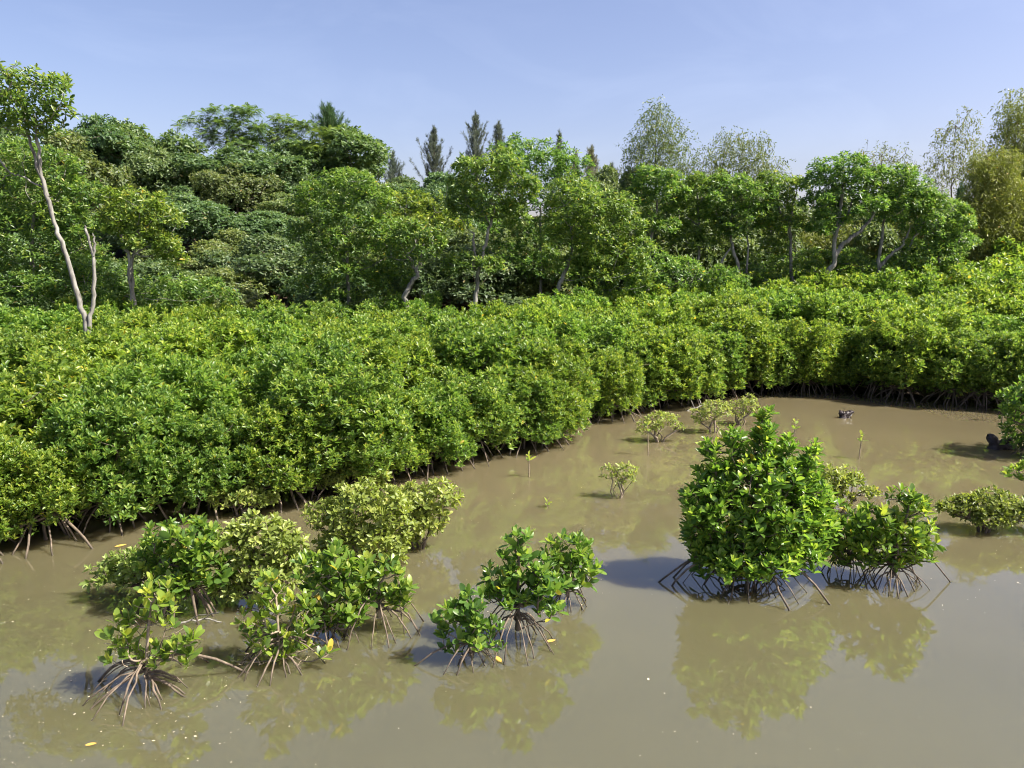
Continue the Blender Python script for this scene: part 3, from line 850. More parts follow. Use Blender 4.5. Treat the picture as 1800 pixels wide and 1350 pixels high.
def grey_tree(label, Y, trunks, lobes, seed, tint=(1, 1, 1), spacing=0.19, leaf=0.118, group=None, r=0.075, bark="bark", style="mangrove", k=6, name="mangrove_tree", up=0.6, limb=70, floor=-0.25, bright=0.0):
    rng = np.random.default_rng(seed)
    tint = np.array(tint) * (0.86, 0.86, 1.10)          # duller and bluer than the thicket's leaf
    w0 = at(trunks[0][0][0], trunks[0][0][1], Y)
    gz = float(terrain(w0[0], Y)); base = np.array([w0[0], Y, gz])
    t = thing(name, label, "tree", base, group)
    fat = []
    for q in lobes:
        ry = max(q[3], 0.60 * q[2])
        fat.append((q[0], q[1], q[2], ry, *q[4:]))
        for _ in range(4):
            a = rng.uniform(0, 6.28); f = rng.uniform(0.24, 0.46)
            fat.append((q[0] + math.cos(a) * q[2] * .92, q[1] + math.sin(a) * ry * .92, q[2] * f, q[2] * f * .8, rng.normal(0, .5) * q[2] * m_per_px(Y)))
    L = [np.array(q) - np.array([*base, 0, 0, 0]) for q in px_lobes(fat, Y)]
    P, crown = tree_lobes_mesh(rng, L, spacing * 0.86, leaf, style, k, up=up, floor=floor, bright=bright)
    obj("crown", crown, t, tint=tint)
    trs, rds = [], []
    for i, tr in enumerate(trunks):
        pts = [at(p[0], p[1], Y + (p[2] if len(p) > 2 else 0.0)) - base for p in tr]
        if i == 0: pts = [np.array([pts[0][0], 0, -0.15])] + pts
        p = np.array(pts); s = np.linspace(0, 1, len(p)); n = 4 * len(p); ss = np.linspace(0, 1, n)
        q = np.stack([np.interp(ss, s, p[:, j]) for j in range(3)], 1)
        for _ in range(2): q[1:-1] = (q[:-2] + 2 * q[1:-1] + q[2:]) / 4
        q[2:-1] += rng.normal(0, r * 0.22, q[2:-1].shape)
        rr = r * (1.0, 0.78, 0.5, 0.62, 0.28)[min(i, 4)]
        rds.append(list(np.linspace(rr, rr * 0.42, n) * rng.uniform(0.9, 1.1, n))); trs.append([x for x in q])
    pick = rng.choice(len(P), min(limb, len(P)), replace=False)
    obj("trunk", smooth(quads_mesh("trunk", *grow(rng, trs, P[pick], twig=0.006, rmax=r * 0.45, sides=7, nseg=4, trunk_radii=rds, lift=0.35), M[bark])), t)
    return t

# tall pale tree on the left with its broken fork
grey_tree("tall leaning pale-trunked tree with a broken bare fork at the left edge", 14.4,
    [[(155, 600), (150, 555), (132, 505), (110, 430), (92, 380), (80, 330), (68, 280), (66, 235), (58, 200)],
     [(155, 585), (164, 540), (164, 500), (166, 450), (152, 412), (149, 396)], [(164, 450), (168, 425), (163, 410)],
     [(84, 345), (62, 280), (48, 235), (40, 190)], [(76, 330), (40, 310), (20, 305), (0, 318)]],
    [(60, 150, 46, 24), (20, 140, 46, 22), (95, 160, 30, 24), (10, 185, 42, 26), (60, 195, 40, 24), (105, 195, 22, 18), (-40, 170, 46, 34), (30, 215, 34, 14), (95, 225, 22, 10), (-60, 210, 40, 30)],
    201, tint=(1.0, 0.98, 0.85), spacing=0.225, leaf=0.115, r=0.056, limb=110, floor=-0.6)
grey_tree("slender twin-stemmed tree with flat yellowish crown behind the tall pale trunk", 18.2,
    [[(233, 560), (231, 500), (228, 455), (215, 420), (205, 395)], [(242, 560), (233, 510), (232, 460), (238, 425), (242, 395)], [(234, 450), (252, 436), (268, 430)]],
    [(240, 362, 46, 15), (285, 385, 36, 15), (205, 385, 30, 14), (262, 425, 46, 15), (300, 448, 30, 13), (195, 350, 26, 12), (235, 400, 40, 14)],
    202, tint=(1.12, 1.04, 0.80), spacing=0.175, r=0.06)
grey_tree("broad layered dark green mangrove tree filling the left edge", 19.6,
    [[(60, 570), (60, 500), (55, 430), (60, 370)]],
    [(20, 285, 60, 26), (90, 300, 50, 24), (50, 335, 70, 28), (130, 345, 46, 22), (20, 385, 70, 28), (100, 390, 60, 24), (160, 395, 40, 18), (50, 435, 70, 26), (130, 440, 50, 22), (0, 480, 70, 30), (90, 480, 60, 26), (-70, 400, 60, 80)],
    203, tint=(0.95, 1.0, 0.9), spacing=0.2, limb=60)
grey_tree("low layered mangrove tree crouching under the left edge tree", 19.0,
    [[(150, 575), (150, 530), (150, 500)]], [(120, 505, 60, 28), (180, 480, 46, 24), (60, 525, 60, 26), (190, 520, 44, 26), (10, 530, 60, 30), (270, 520, 60, 26), (330, 510, 50, 26), (380, 520, 36, 22)],
    204, tint=(0.95, 1.02, 0.95), spacing=0.2)
grey_tree("big dense rounded mangrove tree left of centre", 21.5,
    [[(613, 580), (613, 520), (610, 460), (605, 400)]],
    [(600, 322, 46, 20), (565, 355, 46, 26), (640, 350, 46, 24), (605, 390, 60, 28), (555, 415, 40, 26), (665, 400, 44, 26), (630, 440, 56, 26), (575, 460, 50, 28), (690, 440, 40, 22), (550, 505, 38, 20), (620, 490, 56, 24), (660, 520, 40, 18), (700, 480, 30, 18)],
    205, tint=(0.95, 1.0, 0.85), spacing=0.2, limb=60)
grey_tree("small mangrove tree with crooked grey trunk right of the big rounded tree", 20.6,
    [[(716, 560), (712, 520), (722, 498), (736, 480), (728, 470), (722, 455)]], [(745, 440, 36, 20), (712, 448, 30, 16), (735, 412, 40, 22), (760, 425, 22, 16), (700, 425, 26, 16)],
    206, tint=(1.0, 1.02, 0.9), spacing=0.18, r=0.085)
grey_tree("yellowish spreading tree behind the crooked trunk", 24.5,
    [[(740, 540), (740, 450), (745, 400)]], [(715, 355, 36, 16), (760, 362, 34, 18), (690, 375, 28, 16), (745, 395, 44, 20), (700, 405, 34, 20), (790, 395, 30, 24)],
    207, tint=(1.2, 1.08, 0.7), spacing=0.2)
grey_tree("straight pale-trunked tree with tall crown and a low leafy pad", 21.0,
    [[(834, 545), (838, 495), (843, 470), (852, 430), (864, 388), (870, 360)], [(832, 470), (833, 440), (833, 410)]],
    [(858, 300, 48, 20), (822, 325, 34, 20), (900, 330, 40, 22), (860, 345, 50, 22), (832, 375, 38, 16), (900, 375, 30, 16), (810, 350, 26, 18), (830, 466, 42, 11), (858, 460, 22, 9), (800, 470, 22, 9)],
    208, tint=(1.02, 1.02, 0.85), spacing=0.17, r=0.075)
grey_tree("tall dark domed tree rising behind the straight pale trunk", 25.5,
    [[(950, 530), (950, 430), (950, 360)]],
    [(905, 270, 40, 17), (955, 280, 50, 20), (1000, 295, 36, 18), (930, 310, 56, 26), (990, 325, 46, 26), (1025, 345, 34, 24), (945, 360, 56, 30), (900, 400, 44, 30), (960, 420, 60, 36), (890, 460, 46, 36), (950, 480, 50, 30)],
    209, tint=(0.85, 0.98, 0.85), spacing=0.21, limb=50)
grey_tree("wide drooping mangrove tree with slanting trunk right of centre", 21.6,
    [[(972, 535), (984, 495), (1000, 462), (1008, 430), (1004, 400)]],
    [(1010, 345, 46, 18), (1058, 365, 46, 22), (1000, 385, 46, 22), (1095, 395, 36, 22), (1050, 410, 50, 22), (985, 425, 34, 18), (1115, 435, 34, 22), (1065, 450, 50, 22), (1120, 480, 34, 22), (1050, 490, 46, 20), (1000, 465, 26, 14)],
    210, tint=(1.05, 1.03, 0.85), spacing=0.18, limb=60)
grey_tree("small umbrella-topped tree on a thin leaning trunk", 24.0,
    [[(1139, 500), (1141, 440), (1150, 395), (1156, 350)]], [(1155, 317, 36, 13), (1130, 338, 24, 9), (1184, 335, 22, 10), (1160, 345, 36, 9), (1137, 388, 26, 9), (1178, 395, 20, 8)],
    211, tint=(0.9, 1.0, 0.85), spacing=0.16, r=0.07, limb=40)
grey_tree("thin tree with loose tufts next to the umbrella-topped tree", 24.6,
    [[(1229, 510), (1226, 455), (1233, 415), (1228, 385), (1226, 345)]], [(1225, 335, 36, 13), (1208, 362, 30, 12), (1243, 380, 34, 14), (1200, 412, 32, 12), (1240, 425, 26, 12)],
    212, tint=(1.0, 1.0, 0.85), spacing=0.165, r=0.06, limb=50)
grey_tree("twisted many-stemmed grey tree with flat-topped crown", 24.2,
    [[(1306, 530), (1300, 470), (1285, 432), (1282, 400), (1292, 355)], [(1262, 490), (1270, 455), (1285, 435)], [(1312, 480), (1316, 440), (1312, 400), (1318, 360)], [(1284, 410), (1262, 385), (1258, 370)]],
    [(1288, 334, 42, 13), (1330, 342, 32, 13), (1268, 368, 32, 13), (1318, 380, 36, 15), (1290, 410, 26, 11), (1345, 365, 22, 11)],
    213, tint=(0.88, 0.98, 0.85), spacing=0.165, r=0.07, limb=50)
grey_tree("bare-limbed pale tree with thin crown beside the twisted one", 24.5,
    [[(1393, 510), (1391, 440), (1388, 398), (1370, 368), (1364, 340)], [(1388, 398), (1392, 365), (1400, 340)], [(1370, 370), (1352, 345), (1350, 335)]],
    [(1362, 330, 36, 11), (1398, 330, 24, 9), (1372, 362, 30, 12), (1385, 392, 30, 12), (1350, 395, 28, 12), (1360, 430, 26, 12)],
    214, tint=(1.05, 1.02, 0.85), spacing=0.175, r=0.07, limb=50)
grey_tree("bold S-shaped pale trunk forking under a dark domed crown", 23.6,
    [[(1420, 515), (1448, 487), (1467, 464), (1465, 432), (1474, 392), (1480, 345), (1483, 318)], [(1466, 452), (1482, 430), (1510, 407), (1530, 387), (1542, 362)], [(1472, 400), (1490, 380), (1500, 350)]],
    [(1480, 298, 44, 16), (1448, 320, 34, 15), (1512, 318, 30, 16), (1432, 352, 22, 10), (1480, 338, 40, 14), (1530, 362, 30, 18), (1458, 385, 30, 14), (1440, 400, 22, 12)],
    215, tint=(0.85, 0.98, 0.85), spacing=0.16, r=0.10, limb=60)
grey_tree("grey forked tree with rounded crown right of the S-shaped trunk", 24.0,
    [[(1543, 500), (1545, 452), (1552, 412), (1556, 370)], [(1546, 470), (1565, 447), (1588, 430), (1600, 400)]],
    [(1568, 312, 36, 16), (1600, 332, 36, 17), (1548, 340, 30, 16), (1590, 362, 40, 18), (1622, 358, 26, 18), (1560, 385, 30, 14)],
    216, tint=(0.88, 0.98, 0.85), spacing=0.165, r=0.075, limb=50)
grey_tree("glossy full-crowned tree at the right end of the grey trunks", 24.3,
    [[(1590, 500), (1592, 455), (1605, 420), (1625, 390)], [(1650, 490), (1652, 440), (1655, 400)]],
    [(1630, 362, 38, 20), (1662, 385, 38, 24), (1625, 405, 42, 24), (1678, 425, 32, 24), (1645, 445, 44, 22), (1605, 450, 34, 20), (1690, 395, 20, 20)],
    217, tint=(0.95, 1.02, 0.95), spacing=0.175, r=0.06)
grey_tree("low dark mangrove tree between the slanting trunk and the thin trees", 23.0,
    [[(1170, 530), (1170, 490)]], [(1150, 470, 46, 26), (1190, 480, 40, 24), (1230, 490, 36, 20), (1270, 500, 40, 20), (1140, 500, 40, 20)], 218, tint=(0.9, 1, 0.9), spacing=0.19)
grey_tree("low leafy tree at the foot of the S-shaped trunk", 24.8,
    [[(1380, 520), (1380, 480)]], [(1340, 480, 44, 24), (1390, 470, 40, 24), (1430, 460, 30, 22), (1500, 470, 40, 20), (1330, 505, 40, 18), (1560, 475, 36, 18)], 219, tint=(0.95, 1, 0.9), spacing=0.2)

# woodland bushes and trees on the slope
def wood_variant(seed):
    rng = np.random.default_rng(seed)
    lobes = [(0, 0, 1.9, 1.05, 1.05, 0.95)]
    for k in range(13):
        a = rng.uniform(0, 6.28); rr = rng.uniform(0.5, 1.15); s = rng.uniform(0.30, 0.58)
        lobes.append((math.cos(a) * rr, math.sin(a) * rr, rng.uniform(1.0, 2.5), s * 1.2, s * 1.2, s * .8))
    for k in range(3):
        a = rng.uniform(0, 6.28); rr = rng.uniform(0, 0.5); s = rng.uniform(0.3, 0.5)
        lobes.append((math.cos(a) * rr, math.sin(a) * rr, rng.uniform(2.6, 3.0), s, s, s * .9))
    P, A = lobe_tips(rng, lobes, 0.142, floor=-0.4, depth=0.28, up=0.45, inner=0.35)
    F = rosettes(rng, P, A, k=6, length=0.118, aspect=0.5, lo=20, hi=115, yellow=0.004)
    V, Q, t = leaf_mesh(F)
    crown = quads_mesh("wood_crown", V, Q, M["broad"], t)
    pick = rng.choice(len(P), 60, replace=False)
    tr = [[(0, 0, -0.3), (0.05, 0, 0.6), (-0.04, 0.05, 1.2), (0, 0, 1.8)]]
    trunk = smooth(quads_mesh("wood_trunk", *grow(rng, tr, P[pick], twig=0.007, rmax=0.07, sides=5, nseg=3, trunk_radii=[[.09, .08, .065, .05]]), M["darkbark"]))
    return trunk, crown
WOOD = [wood_variant(500 + i) for i in range(6)]
wrng = np.random.default_rng(9)
WT = [(1, 1, 1), (1.2, 1.1, 0.95), (0.85, 0.95, 0.9), (1.1, 1.15, 1.15), (1.3, 1.12, 0.9), (0.95, 1.05, 1.0)]
def wood(x, y, H, W, label, group, tint=None, name="woodland_tree", v=None):
    trunk, crown = WOOD[int(wrng.integers(len(WOOD))) if v is None else v]
    t = thing(name, label, "tree", (x, y, float(terrain(x, y))), group, rz=wrng.uniform(0, 6.28))
    if tint is None: tint = np.array(WT[int(wrng.integers(len(WT)))]) * wrng.uniform(0.88, 1.12)
    tint = np.array(tint) * (0.98, 0.97, 1.25)  # blue haze of distance mixed into the leaf tint
    for nm, me in (("trunk", trunk), ("crown", crown)):
        o = obj(nm, me, t, tint=tint); o.scale = (W / 2.5, W / 2.5, H / 3.2)

def top_z(px, py, Y): return at(px, py, Y)[2]
# trees of the skyline, set out one by one: px, top py, depth, width
for (px, py, Y, W, tint, lab) in [
    (165, 205, 33, 3.6, (0.8, 0.95, 0.85), "dark green tree on the skyline just right of the tall pale trunk"),
    (232, 212, 34, 4.4, (1.0, 1.05, 0.9), "mid green rounded tree on the left skyline"),
    (110, 235, 29, 4.0, (1.15, 1.0, 0.8), "brownish green bush behind the tall pale trunk's crown"),
    (20, 225, 31, 4.0, (0.95, 1.0, 0.9), "green tree behind the tall pale tree at the left edge"),
    (285, 262, 32, 3.0, (1.1, 1.08, 0.95), "lighter green bush below the left skyline dip"),
    (600, 225, 35, 4.4, (1.0, 1.08, 0.85), "broad tree at the right end of the left skyline"),
    (500, 250, 34, 4.0, (0.95, 1.05, 0.9), "green tree under the feathery skyline trees"),
    (400, 262, 33, 3.8, (0.9, 1.0, 0.9), "leafy tree below the tallest feathery skyline tree"),
    (640, 300, 33, 2.6, (1.05, 1.05, 0.95), "small tree in the skyline dip left of the dark casuarina"),
    (700, 318, 33, 3.0, (1.1, 1.1, 0.95), "pale green bush under the small grey casuarina"),
    (770, 305, 33, 3.4, (0.8, 0.95, 0.85), "dark green bush at the foot of the big casuarina"),
    (820, 310, 32, 2.6, (0.75, 0.9, 0.85), "dark bush under the twin casuarinas"),
    (1050, 335, 33, 3.0, (0.9, 1.0, 0.9), "bush under the brownish casuarinas"),
    (1110, 365, 33, 2.8, (1.1, 1.05, 0.9), "bush filling the skyline gap left of the umbrella-topped tree")]:
    p = at(px, py, Y); H = max(1.6, p[2] - float(terrain(p[0], Y)))
    wood(p[0], Y, H, W, lab, None, tint)
# the slope below, one tree beside another
spots = []
for x, y in wrng.uniform([-24, 21.5], [3, 34.5], (2500, 2)):
    if abs(x) > 0.667 * y + 2.0 or y < np.interp(x, [-16, -8, -2, 3], [21.5, 22.0, 24.5, 27]): continue
    if spots and min((a - x) ** 2 + ((b - y) * 1.0) ** 2 for a, b in spots) < 1.75 ** 2: continue
    spots.append((x, y))
    wood(x, y, wrng.uniform(2.2, 3.2), wrng.uniform(2.5, 3.4), "rounded green tree packed on the wooded slope behind the thicket at left", "trees on the wooded slope")
# behind the grey trunks
n_r = 0
for x, y in wrng.uniform([3, 26], [24, 36], (900, 2)):
    if abs(x) > 0.667 * y + 2.0 or y < back_limit(x) - 0.2: continue
    if spots and min((a - x) ** 2 + (b - y) ** 2 for a, b in spots) < 1.9 ** 2: continue
    spots.append((x, y)); n_r += 1
    wood(x, y, wrng.uniform(3.9, 5.2) + 0.04 * (y - 26), wrng.uniform(2.6, 3.4), "olive green tree in the undergrowth behind the grey trunks at right", "undergrowth trees behind the grey trunks",
         np.array((1.15, 1.08, 0.9)) * wrng.uniform(0.8, 1.15))
print("slope trees", len(spots), n_r)

# feathery trees on the skyline: flat sprays of long compound leaves
def feathery(label, Y, trunk, pads, seed, tint=(1, 1, 1)):
    rng = np.random.default_rng(seed)
    w0 = at(trunk[0][0], trunk[0][1], Y); base = np.array([w0[0], Y, float(terrain(w0[0], Y))])
    t = thing("feathery_tree", label, "tree", base)
    L = [np.array(q) - np.array([*base, 0, 0, 0]) for q in px_lobes(pads, Y)]
    P, A = lobe_tips(rng, L, 0.30, floor=-0.2, up=0.8, inner=0.3)
    F = rosettes(rng, P, A, k=6, length=0.36, aspect=0.30, lo=55, hi=105, yellow=0)
    # each long leaf becomes a row of leaflets
    n = len(F["t"]); s = np.cross(F["n"], F["d"])
    fs = []
    for a in np.linspace(0.15, 1.0, 7):
        for sd in (-1, 1):
            d = unit(F["d"] * 0.45 + s * sd)
            drop = np.array([0, 0, -0.10]) * (a ** 2)
            fs.append({"o": F["o"] + F["d"] * F["l"][:, None] * a + drop, "d": d, "n": F["n"], "l": np.full(n, 0.10) * (1.1 - .5 * a), "w": np.full(n, 0.042), "t": F["t"]})
    V, Q, tn = needle_mesh(cat_frames(fs))
    obj("crown", quads_mesh("crown", V, Q, M["broad"], tn), t, tint=tint)
    pts = [at(p[0], p[1], Y) - base for p in trunk]; pts = [np.array([pts[0][0], 0, -.2])] + pts
    pick = rng.choice(len(P), min(40, len(P)), replace=False)
    obj("trunk", smooth(quads_mesh("trunk", *grow(rng, [pts], P[pick], twig=0.008, rmax=0.05, sides=5, trunk_radii=[list(np.linspace(.09, .04, len(pts)))]), M["bark"])), t)
feathery("tall feathery tree with flat leaf sprays on the left skyline", 35.5, [(400, 330), (395, 280), (400, 240)],
    [(375, 195, 18, 7), (400, 215, 30, 9), (425, 195, 26, 9), (345, 212, 22, 8), (430, 225, 30, 12), (395, 240, 36, 12), (360, 238, 20, 8), (420, 255, 34, 14)], 301, (1.05, 1.15, 1.0))
feathery("second feathery tree with rounded sprays beside the tallest one", 36.5, [(490, 330), (492, 280), (495, 250)],
    [(497, 212, 22, 9), (475, 228, 26, 10), (520, 225, 24, 10), (500, 245, 34, 14), (545, 222, 20, 8), (460, 250, 26, 10)], 302, (1.1, 1.15, 0.95))
feathery("wispy feathery sapling alone in the left skyline dip", 35.0, [(318, 290), (318, 250)], [(316, 222, 10, 5), (310, 240, 9, 5), (326, 250, 9, 5)], 303, (1, 1.1, 0.95))
feathery("broad feathery tree spilling down the right of the left skyline", 34.0, [(590, 330), (590, 290)],
    [(585, 235, 34, 12), (610, 255, 28, 12), (560, 260, 34, 12), (615, 285, 26, 12), (575, 290, 36, 14), (540, 285, 26, 12)], 304, (1.15, 1.15, 0.85))

# casuarinas: feathery grey cones
def casuarina(label, Y, px, top, low, wpx, seed, tint=(1, 1, 1), dens=1.0, lean=0.0, group=None):
    rng = np.random.default_rng(seed)
    tp = at(px, top, Y); lo_z = at(px, low, Y)[2]; k = m_per_px(Y)
    base = np.array([tp[0], Y, float(terrain(tp[0], Y))])
    t = thing("casuarina_tree", label, "tree", base, group)
    H = tp[2] - base[2]; z0 = max(0.5, lo_z - base[2] - 0.6); W = wpx * k * 0.50
    nb = int(62 * dens) + 26
    parts_ = [tube(np.array([[0, 0, -.2], [lean * .3, 0, H * .4], [lean * .7, 0, H * .75], [lean, 0, H]]), [.10, .075, .045, .008], 6)]
    Os, Ds = [], []
    for b in range(nb + 1):
        f = ((b + rng.random()) / nb) ** 0.85
        if b == nb: a0, p0, ln, el = 0.0, np.array([lean * .9, 0, H - 0.40]), 0.22, R(88)
        else:
            a0 = b * 2.4 + rng.normal(0, .4); p0 = np.array([lean * (1 - f * .5), 0, H - 0.25 - f * (H - z0)])
            ln = W * (0.10 + 1.15 * f ** 0.9) * rng.uniform(0.35, 1.25) * (0.75 + 0.35 * math.sin(a0 * 1.5 + f * 9 + seed)); el = R(rng.uniform(50, 76) - 8 * f)
        dr = np.array([math.cos(a0) * math.cos(el), math.sin(a0) * math.cos(el), math.sin(el)])
        ln = ln / max(math.cos(el), 0.62)
        path = bez(p0, p0 + dr * ln * .55, p0 + dr * ln + np.array([0, 0, 0.18 * ln]), 7)
        parts_.append(tube(path, np.linspace(.014, .004, 7), 4))
        m = int(14 + 22 * ln)
        u = rng.uniform(0.12, 1.0, m) ** 0.8 * 6; k0 = np.minimum(u.astype(int), 5); fr = (u - k0)[:, None]
        pt = path[k0] * (1 - fr) + path[k0 + 1] * fr
        Os.append(pt + rng.normal(0, 0.03, (m, 3))); Ds.append(np.repeat(dr[None], m, 0))
    O = np.concatenate(Os); D = np.concatenate(Ds); fs = []
    for q in range(5):
        d = unit(D * 0.75 + rng.normal(0, 0.30, D.shape) + np.array([0, 0, 0.12]))
        m = len(O)
        fs.append({"o": O, "d": d, "n": unit(np.cross(d, rng.normal(size=d.shape))), "l": rng.uniform(0.12, 0.25, m), "w": np.full(m, 0.013), "t": np.clip(rng.normal(.5, .22, m), 0, 1)})
    V, Q, tn = needle_mesh(cat_frames(fs))
    obj("crown", quads_mesh("crown", V, Q, M["needle"], tn), t, tint=tint)
    obj("trunk", smooth(quads_mesh("trunk", *join(parts_), M["darkbark"])), t)
casuarina("dense dark conical tree topping the left skyline", 37, 578, 183, 240, 52, 401, (0.55, 0.85, 0.45), 2.2)
casuarina("small grey casuarina in the skyline dip", 44, 690, 268, 330, 46, 402, (1.15, 1.2, 1.25), 0.8)
casuarina("big grey conical casuarina right of the skyline dip", 44, 762, 224, 330, 62, 403, (1.0, 1.0, 1.05), 1.5)
casuarina("tall pointed casuarina, left one of the pair at centre", 44, 836, 200, 310, 62, 404, (1.0, 1.02, 1.1), 1.4)
casuarina("slimmer pointed casuarina, right one of the pair at centre", 45, 876, 214, 300, 44, 405, (1.05, 1.05, 1.1), 1.2)
casuarina("thin spire-like casuarina above the dark domed tree", 46, 983, 232, 300, 24, 406, (1.1, 1.1, 1.15), 0.8)
casuarina("pale brownish casuarina, left of the cluster by the umbrella-topped tree", 42, 1012, 268, 350, 30, 407, (1.5, 1.3, 1.2), 0.9)
casuarina("wide brownish casuarina in the middle of its cluster", 42, 1040, 258, 360, 52, 408, (1.5, 1.3, 1.15), 1.3)
casuarina("dark leaning casuarina at the right of the brownish cluster", 43, 1075, 290, 360, 54, 409, (1.0, 1.0, 0.95), 1.1)
casuarina("dark small casuarina behind the glossy full-crowned tree", 31, 1690, 325, 400, 44, 410, (0.8, 1.1, 0.9), 1.4)

# tall airy trees with hanging narrow leaves
def airy_tree(label, Y, trunks, lobes, seed, per=1.0, tint=(1, 1, 1), leaf=0.12, limb=70, group=None, bark="darkbark"):
    rng = np.random.default_rng(seed)
    w0 = at(trunks[0][0][0], trunks[0][0][1], Y); base = np.array([w0[0], Y, float(terrain(w0[0], Y))])
    t = thing("airy_tree", label, "tree", base, group)
    L = [np.array(q) - np.array([*base, 0, 0, 0]) for q in px_lobes(lobes, Y)]
    Ps = []
    for q in L:
        vol = 4.19 * q[3] * q[4] * q[5]
        n = int(vol * 120 * per) + 6
        v = unit(rng.normal(size=(n, 3))) * (rng.random((n, 1)) ** 0.45)
        Ps.append(q[:3] + v * q[3:6])
    P = np.concatenate(Ps); n = len(P)
    m = 8
    dr = unit(rng.normal(0, 0.7, (n, 3)) + np.array([0, 0, -0.35]))
    fs = []
    for j in range(m):
        o = P + dr * (j * 0.045) + np.array([0, 0, -0.004 * j * j])
        d = unit(dr * 0.4 + rng.normal(0, 0.5, (n, 3)) + np.array([0, 0, -0.45]))
        fs.append({"o": o, "d": d, "n": unit(np.cross(d, rng.normal(size=d.shape))), "l": leaf * rng.uniform(.7, 1.2, n), "w": leaf * 0.27 * rng.uniform(.8, 1.2, n), "t": np.clip(rng.normal(.5, .22, n), 0, 1)})
    V, Q, tn = needle_mesh(cat_frames(fs))
    obj("crown", quads_mesh("crown", V, Q, M["pale"], tn), t, tint=tint)
    trs, rds = [], []
    for i, tr in enumerate(trunks):
        p = [at(a[0], a[1], Y) - base for a in tr]
        if i == 0: p = [np.array([p[0][0], 0, -.2])] + p
        trs.append(p); rds.append(list(np.linspace(.06 if i == 0 else .04, .010, len(p))))
    pick = rng.choice(n, min(limb, n), replace=False)
    obj("trunk", smooth(quads_mesh("trunk", *grow(rng, trs, P[pick], twig=0.005, rmax=0.022, sides=5, nseg=4, trunk_radii=rds, lift=0.5), M[bark])), t)
airy_tree("tallest airy grey-green tree standing against the sky, right of centre", 31, [[(1155, 420), (1152, 330), (1152, 260), (1155, 190)]],
    [(1155, 200, 26, 36), (1140, 240, 36, 36), (1180, 240, 34, 34), (1115, 265, 26, 26), (1155, 285, 52, 36), (1205, 290, 24, 36), (1120, 310, 30, 30), (1180, 320, 40, 26)], 501, 0.72, (0.9, 1.0, 0.85))
airy_tree("rounded airy grey-green tree against the sky above the twisted trunks", 31, [[(1305, 420), (1300, 340), (1305, 270)], [(1270, 380), (1265, 300), (1275, 260)]],
    [(1285, 245, 28, 26), (1325, 255, 36, 28), (1260, 275, 34, 30), (1310, 290, 46, 28), (1355, 295, 30, 26), (1255, 310, 34, 26), (1345, 320, 36, 22), (1290, 320, 46, 22)], 502, 0.72, (0.98, 1.02, 0.82))
airy_tree("faint thin airy tree above the gap between the domed crowns", 33, [[(1550, 420), (1548, 330), (1550, 270)]],
    [(1530, 265, 26, 20), (1565, 268, 30, 22), (1545, 295, 34, 20), (1590, 290, 20, 18), (1580, 310, 30, 18)], 503, 0.32, (1.25, 1.2, 1.1))
airy_tree("tall pale airy tree left of the dense olive trees at the right edge", 31.5, [[(1675, 430), (1672, 330), (1680, 220)]],
    [(1695, 215, 26, 28), (1665, 245, 28, 30), (1700, 260, 34, 32), (1645, 285, 26, 28), (1685, 300, 40, 30), (1640, 320, 24, 26), (1730, 280, 22, 28)], 504, 0.45, (1.15, 1.1, 0.95))
airy_tree("towering olive airy tree cut by the right edge", 28, [[(1790, 470), (1788, 330), (1790, 200)]],
    [(1785, 190, 30, 36), (1810, 230, 44, 44), (1770, 240, 26, 34), (1790, 290, 50, 40), (1830, 300, 50, 60), (1760, 300, 34, 34)], 505, 1.3, (1.35, 1.3, 0.95))
airy_tree("dense olive-yellow airy tree behind the right end of the thicket", 27, [[(1745, 480), (1745, 400), (1740, 330)]],
    [(1735, 310, 36, 30), (1765, 340, 46, 36), (1720, 355, 32, 34), (1760, 390, 56, 36), (1720, 410, 34, 36), (1790, 420, 56, 40), (1740, 445, 46, 32), (1830, 380, 50, 60), (1705, 385, 24, 40), (1725, 290, 26, 26), (1760, 290, 30, 34), (1700, 440, 26, 30), (1775, 450, 40, 34)], 506, 2.6, (1.45, 1.36, 0.85))
airy_tree("olive-yellow low tree glimpsed between the twisted grey trunks", 28.5, [[(1240, 520), (1240, 460)]],
    [(1190, 400, 44, 36), (1250, 400, 46, 36), (1210, 450, 50, 34), (1270, 450, 50, 36), (1320, 440, 46, 36), (1340, 400, 36, 30)], 507, 1.2, (1.15, 1.1, 0.75))
airy_tree("olive-yellow low tree glimpsed behind the S-shaped trunk", 28.5, [[(1490, 500), (1490, 450)]],
    [(1420, 420, 44, 36), (1480, 420, 46, 40), (1440, 460, 46, 30), (1510, 455, 46, 34), (1570, 430, 46, 34), (1600, 400, 40, 36)], 508, 1.2, (1.15, 1.1, 0.75))

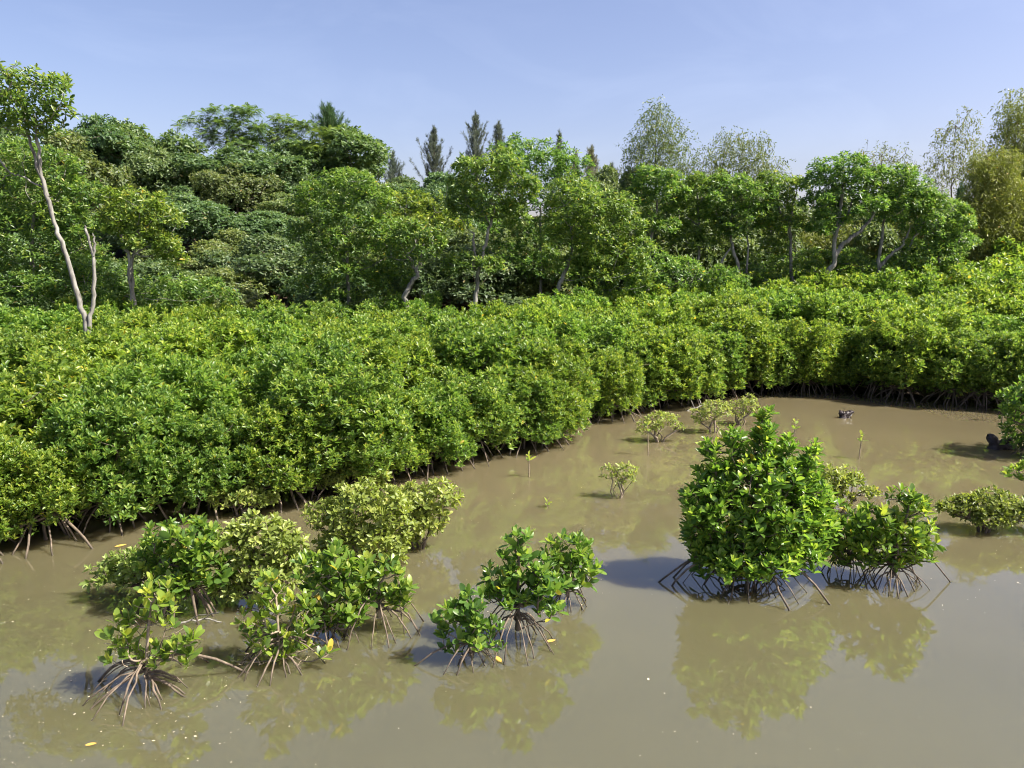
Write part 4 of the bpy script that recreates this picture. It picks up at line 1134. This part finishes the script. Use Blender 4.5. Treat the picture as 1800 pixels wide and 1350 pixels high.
# ------------------------------------------------------------------ flecks and fallen leaves on the water
def flecks():
    rng = np.random.default_rng(77)
    pts = []
    for _ in range(2200):
        px, py = rng.uniform(-20, 1820), rng.uniform(730, 1345)
        p = ground(px, py, 0.0)
        dens = 0.35 + 0.5 * math.sin(p[0] * 1.1 + 2) * math.sin(p[1] * 0.9) + (0.15 if p[0] < 0 and p[1] < 8 else 0)
        if px > 1000 and py > 1080: dens *= 0.12
        if rng.random() > dens or p[1] > edge_y(p[0]) - 0.3: continue
        pts.append(p[:2])
    P = np.array(pts); n = len(P)
    r = np.minimum(rng.lognormal(math.log(0.0046), 0.45, n), 0.015)
    a = rng.uniform(0, 6.28, n); e = rng.uniform(0.35, 0.9, n)
    V = []
    for q in range(4):
        th = q * math.pi / 2
        x, y = math.cos(th) * r, math.sin(th) * r * e
        V.append(np.stack([P[:, 0] + x * np.cos(a) - y * np.sin(a), P[:, 1] + x * np.sin(a) + y * np.cos(a), np.full(n, 0.004)], 1))
    V = np.stack(V, 1).reshape(-1, 3)
    o = obj("floating_debris", quads_mesh("floating_debris", V, np.arange(n * 4).reshape(-1, 4), M["fleck"]), kind="stuff")
    o["label"] = "pale flecks of scum and debris scattered on the water"; o["category"] = "debris"
flecks()

def fallen_leaf(label, px, py, L, ang, z=0.005):
    b = ground(px, py); b[2] = z
    ts = np.array([0, .2, .45, .7, .9, 1]); ws = np.array([.03, .38, .5, .42, .2, .02]) * 0.42
    V = []
    for a, w in zip(ts, ws):
        V += [((a - .5) * L, w * L, .004 + .02 * L * math.sin(a * 3)), ((a - .5) * L, 0, 0.0), ((a - .5) * L, -w * L, .004)]
    Q = [(i * 3 + j, i * 3 + j + 1, i * 3 + j + 4, i * 3 + j + 3) for i in range(5) for j in range(2)]
    o = obj("fallen_leaf", quads_mesh("fallen_leaf", np.array(V), np.array(Q), M["fallen"]), loc=b)
    o.rotation_euler = (0, 0, ang)
    o["label"] = label; o["category"] = "leaf"
fallen_leaf("yellow leaf floating left of the sparse twiggy sapling", 181, 1196, 0.07, 0.2)
fallen_leaf("yellow leaf floating near the bottom left corner", 160, 1310, 0.075, 0.3)
fallen_leaf("yellow leaf resting on the water under the low middle sapling", 876, 1160, 0.12, 2.0)
fallen_leaf("brownish yellow leaf floating by the shaded left bank", 212, 960, 0.13, 0.7)
fallen_leaf("small yellow leaf floating at the roots of the tall middle sapling", 968, 1128, 0.10, 0.4)
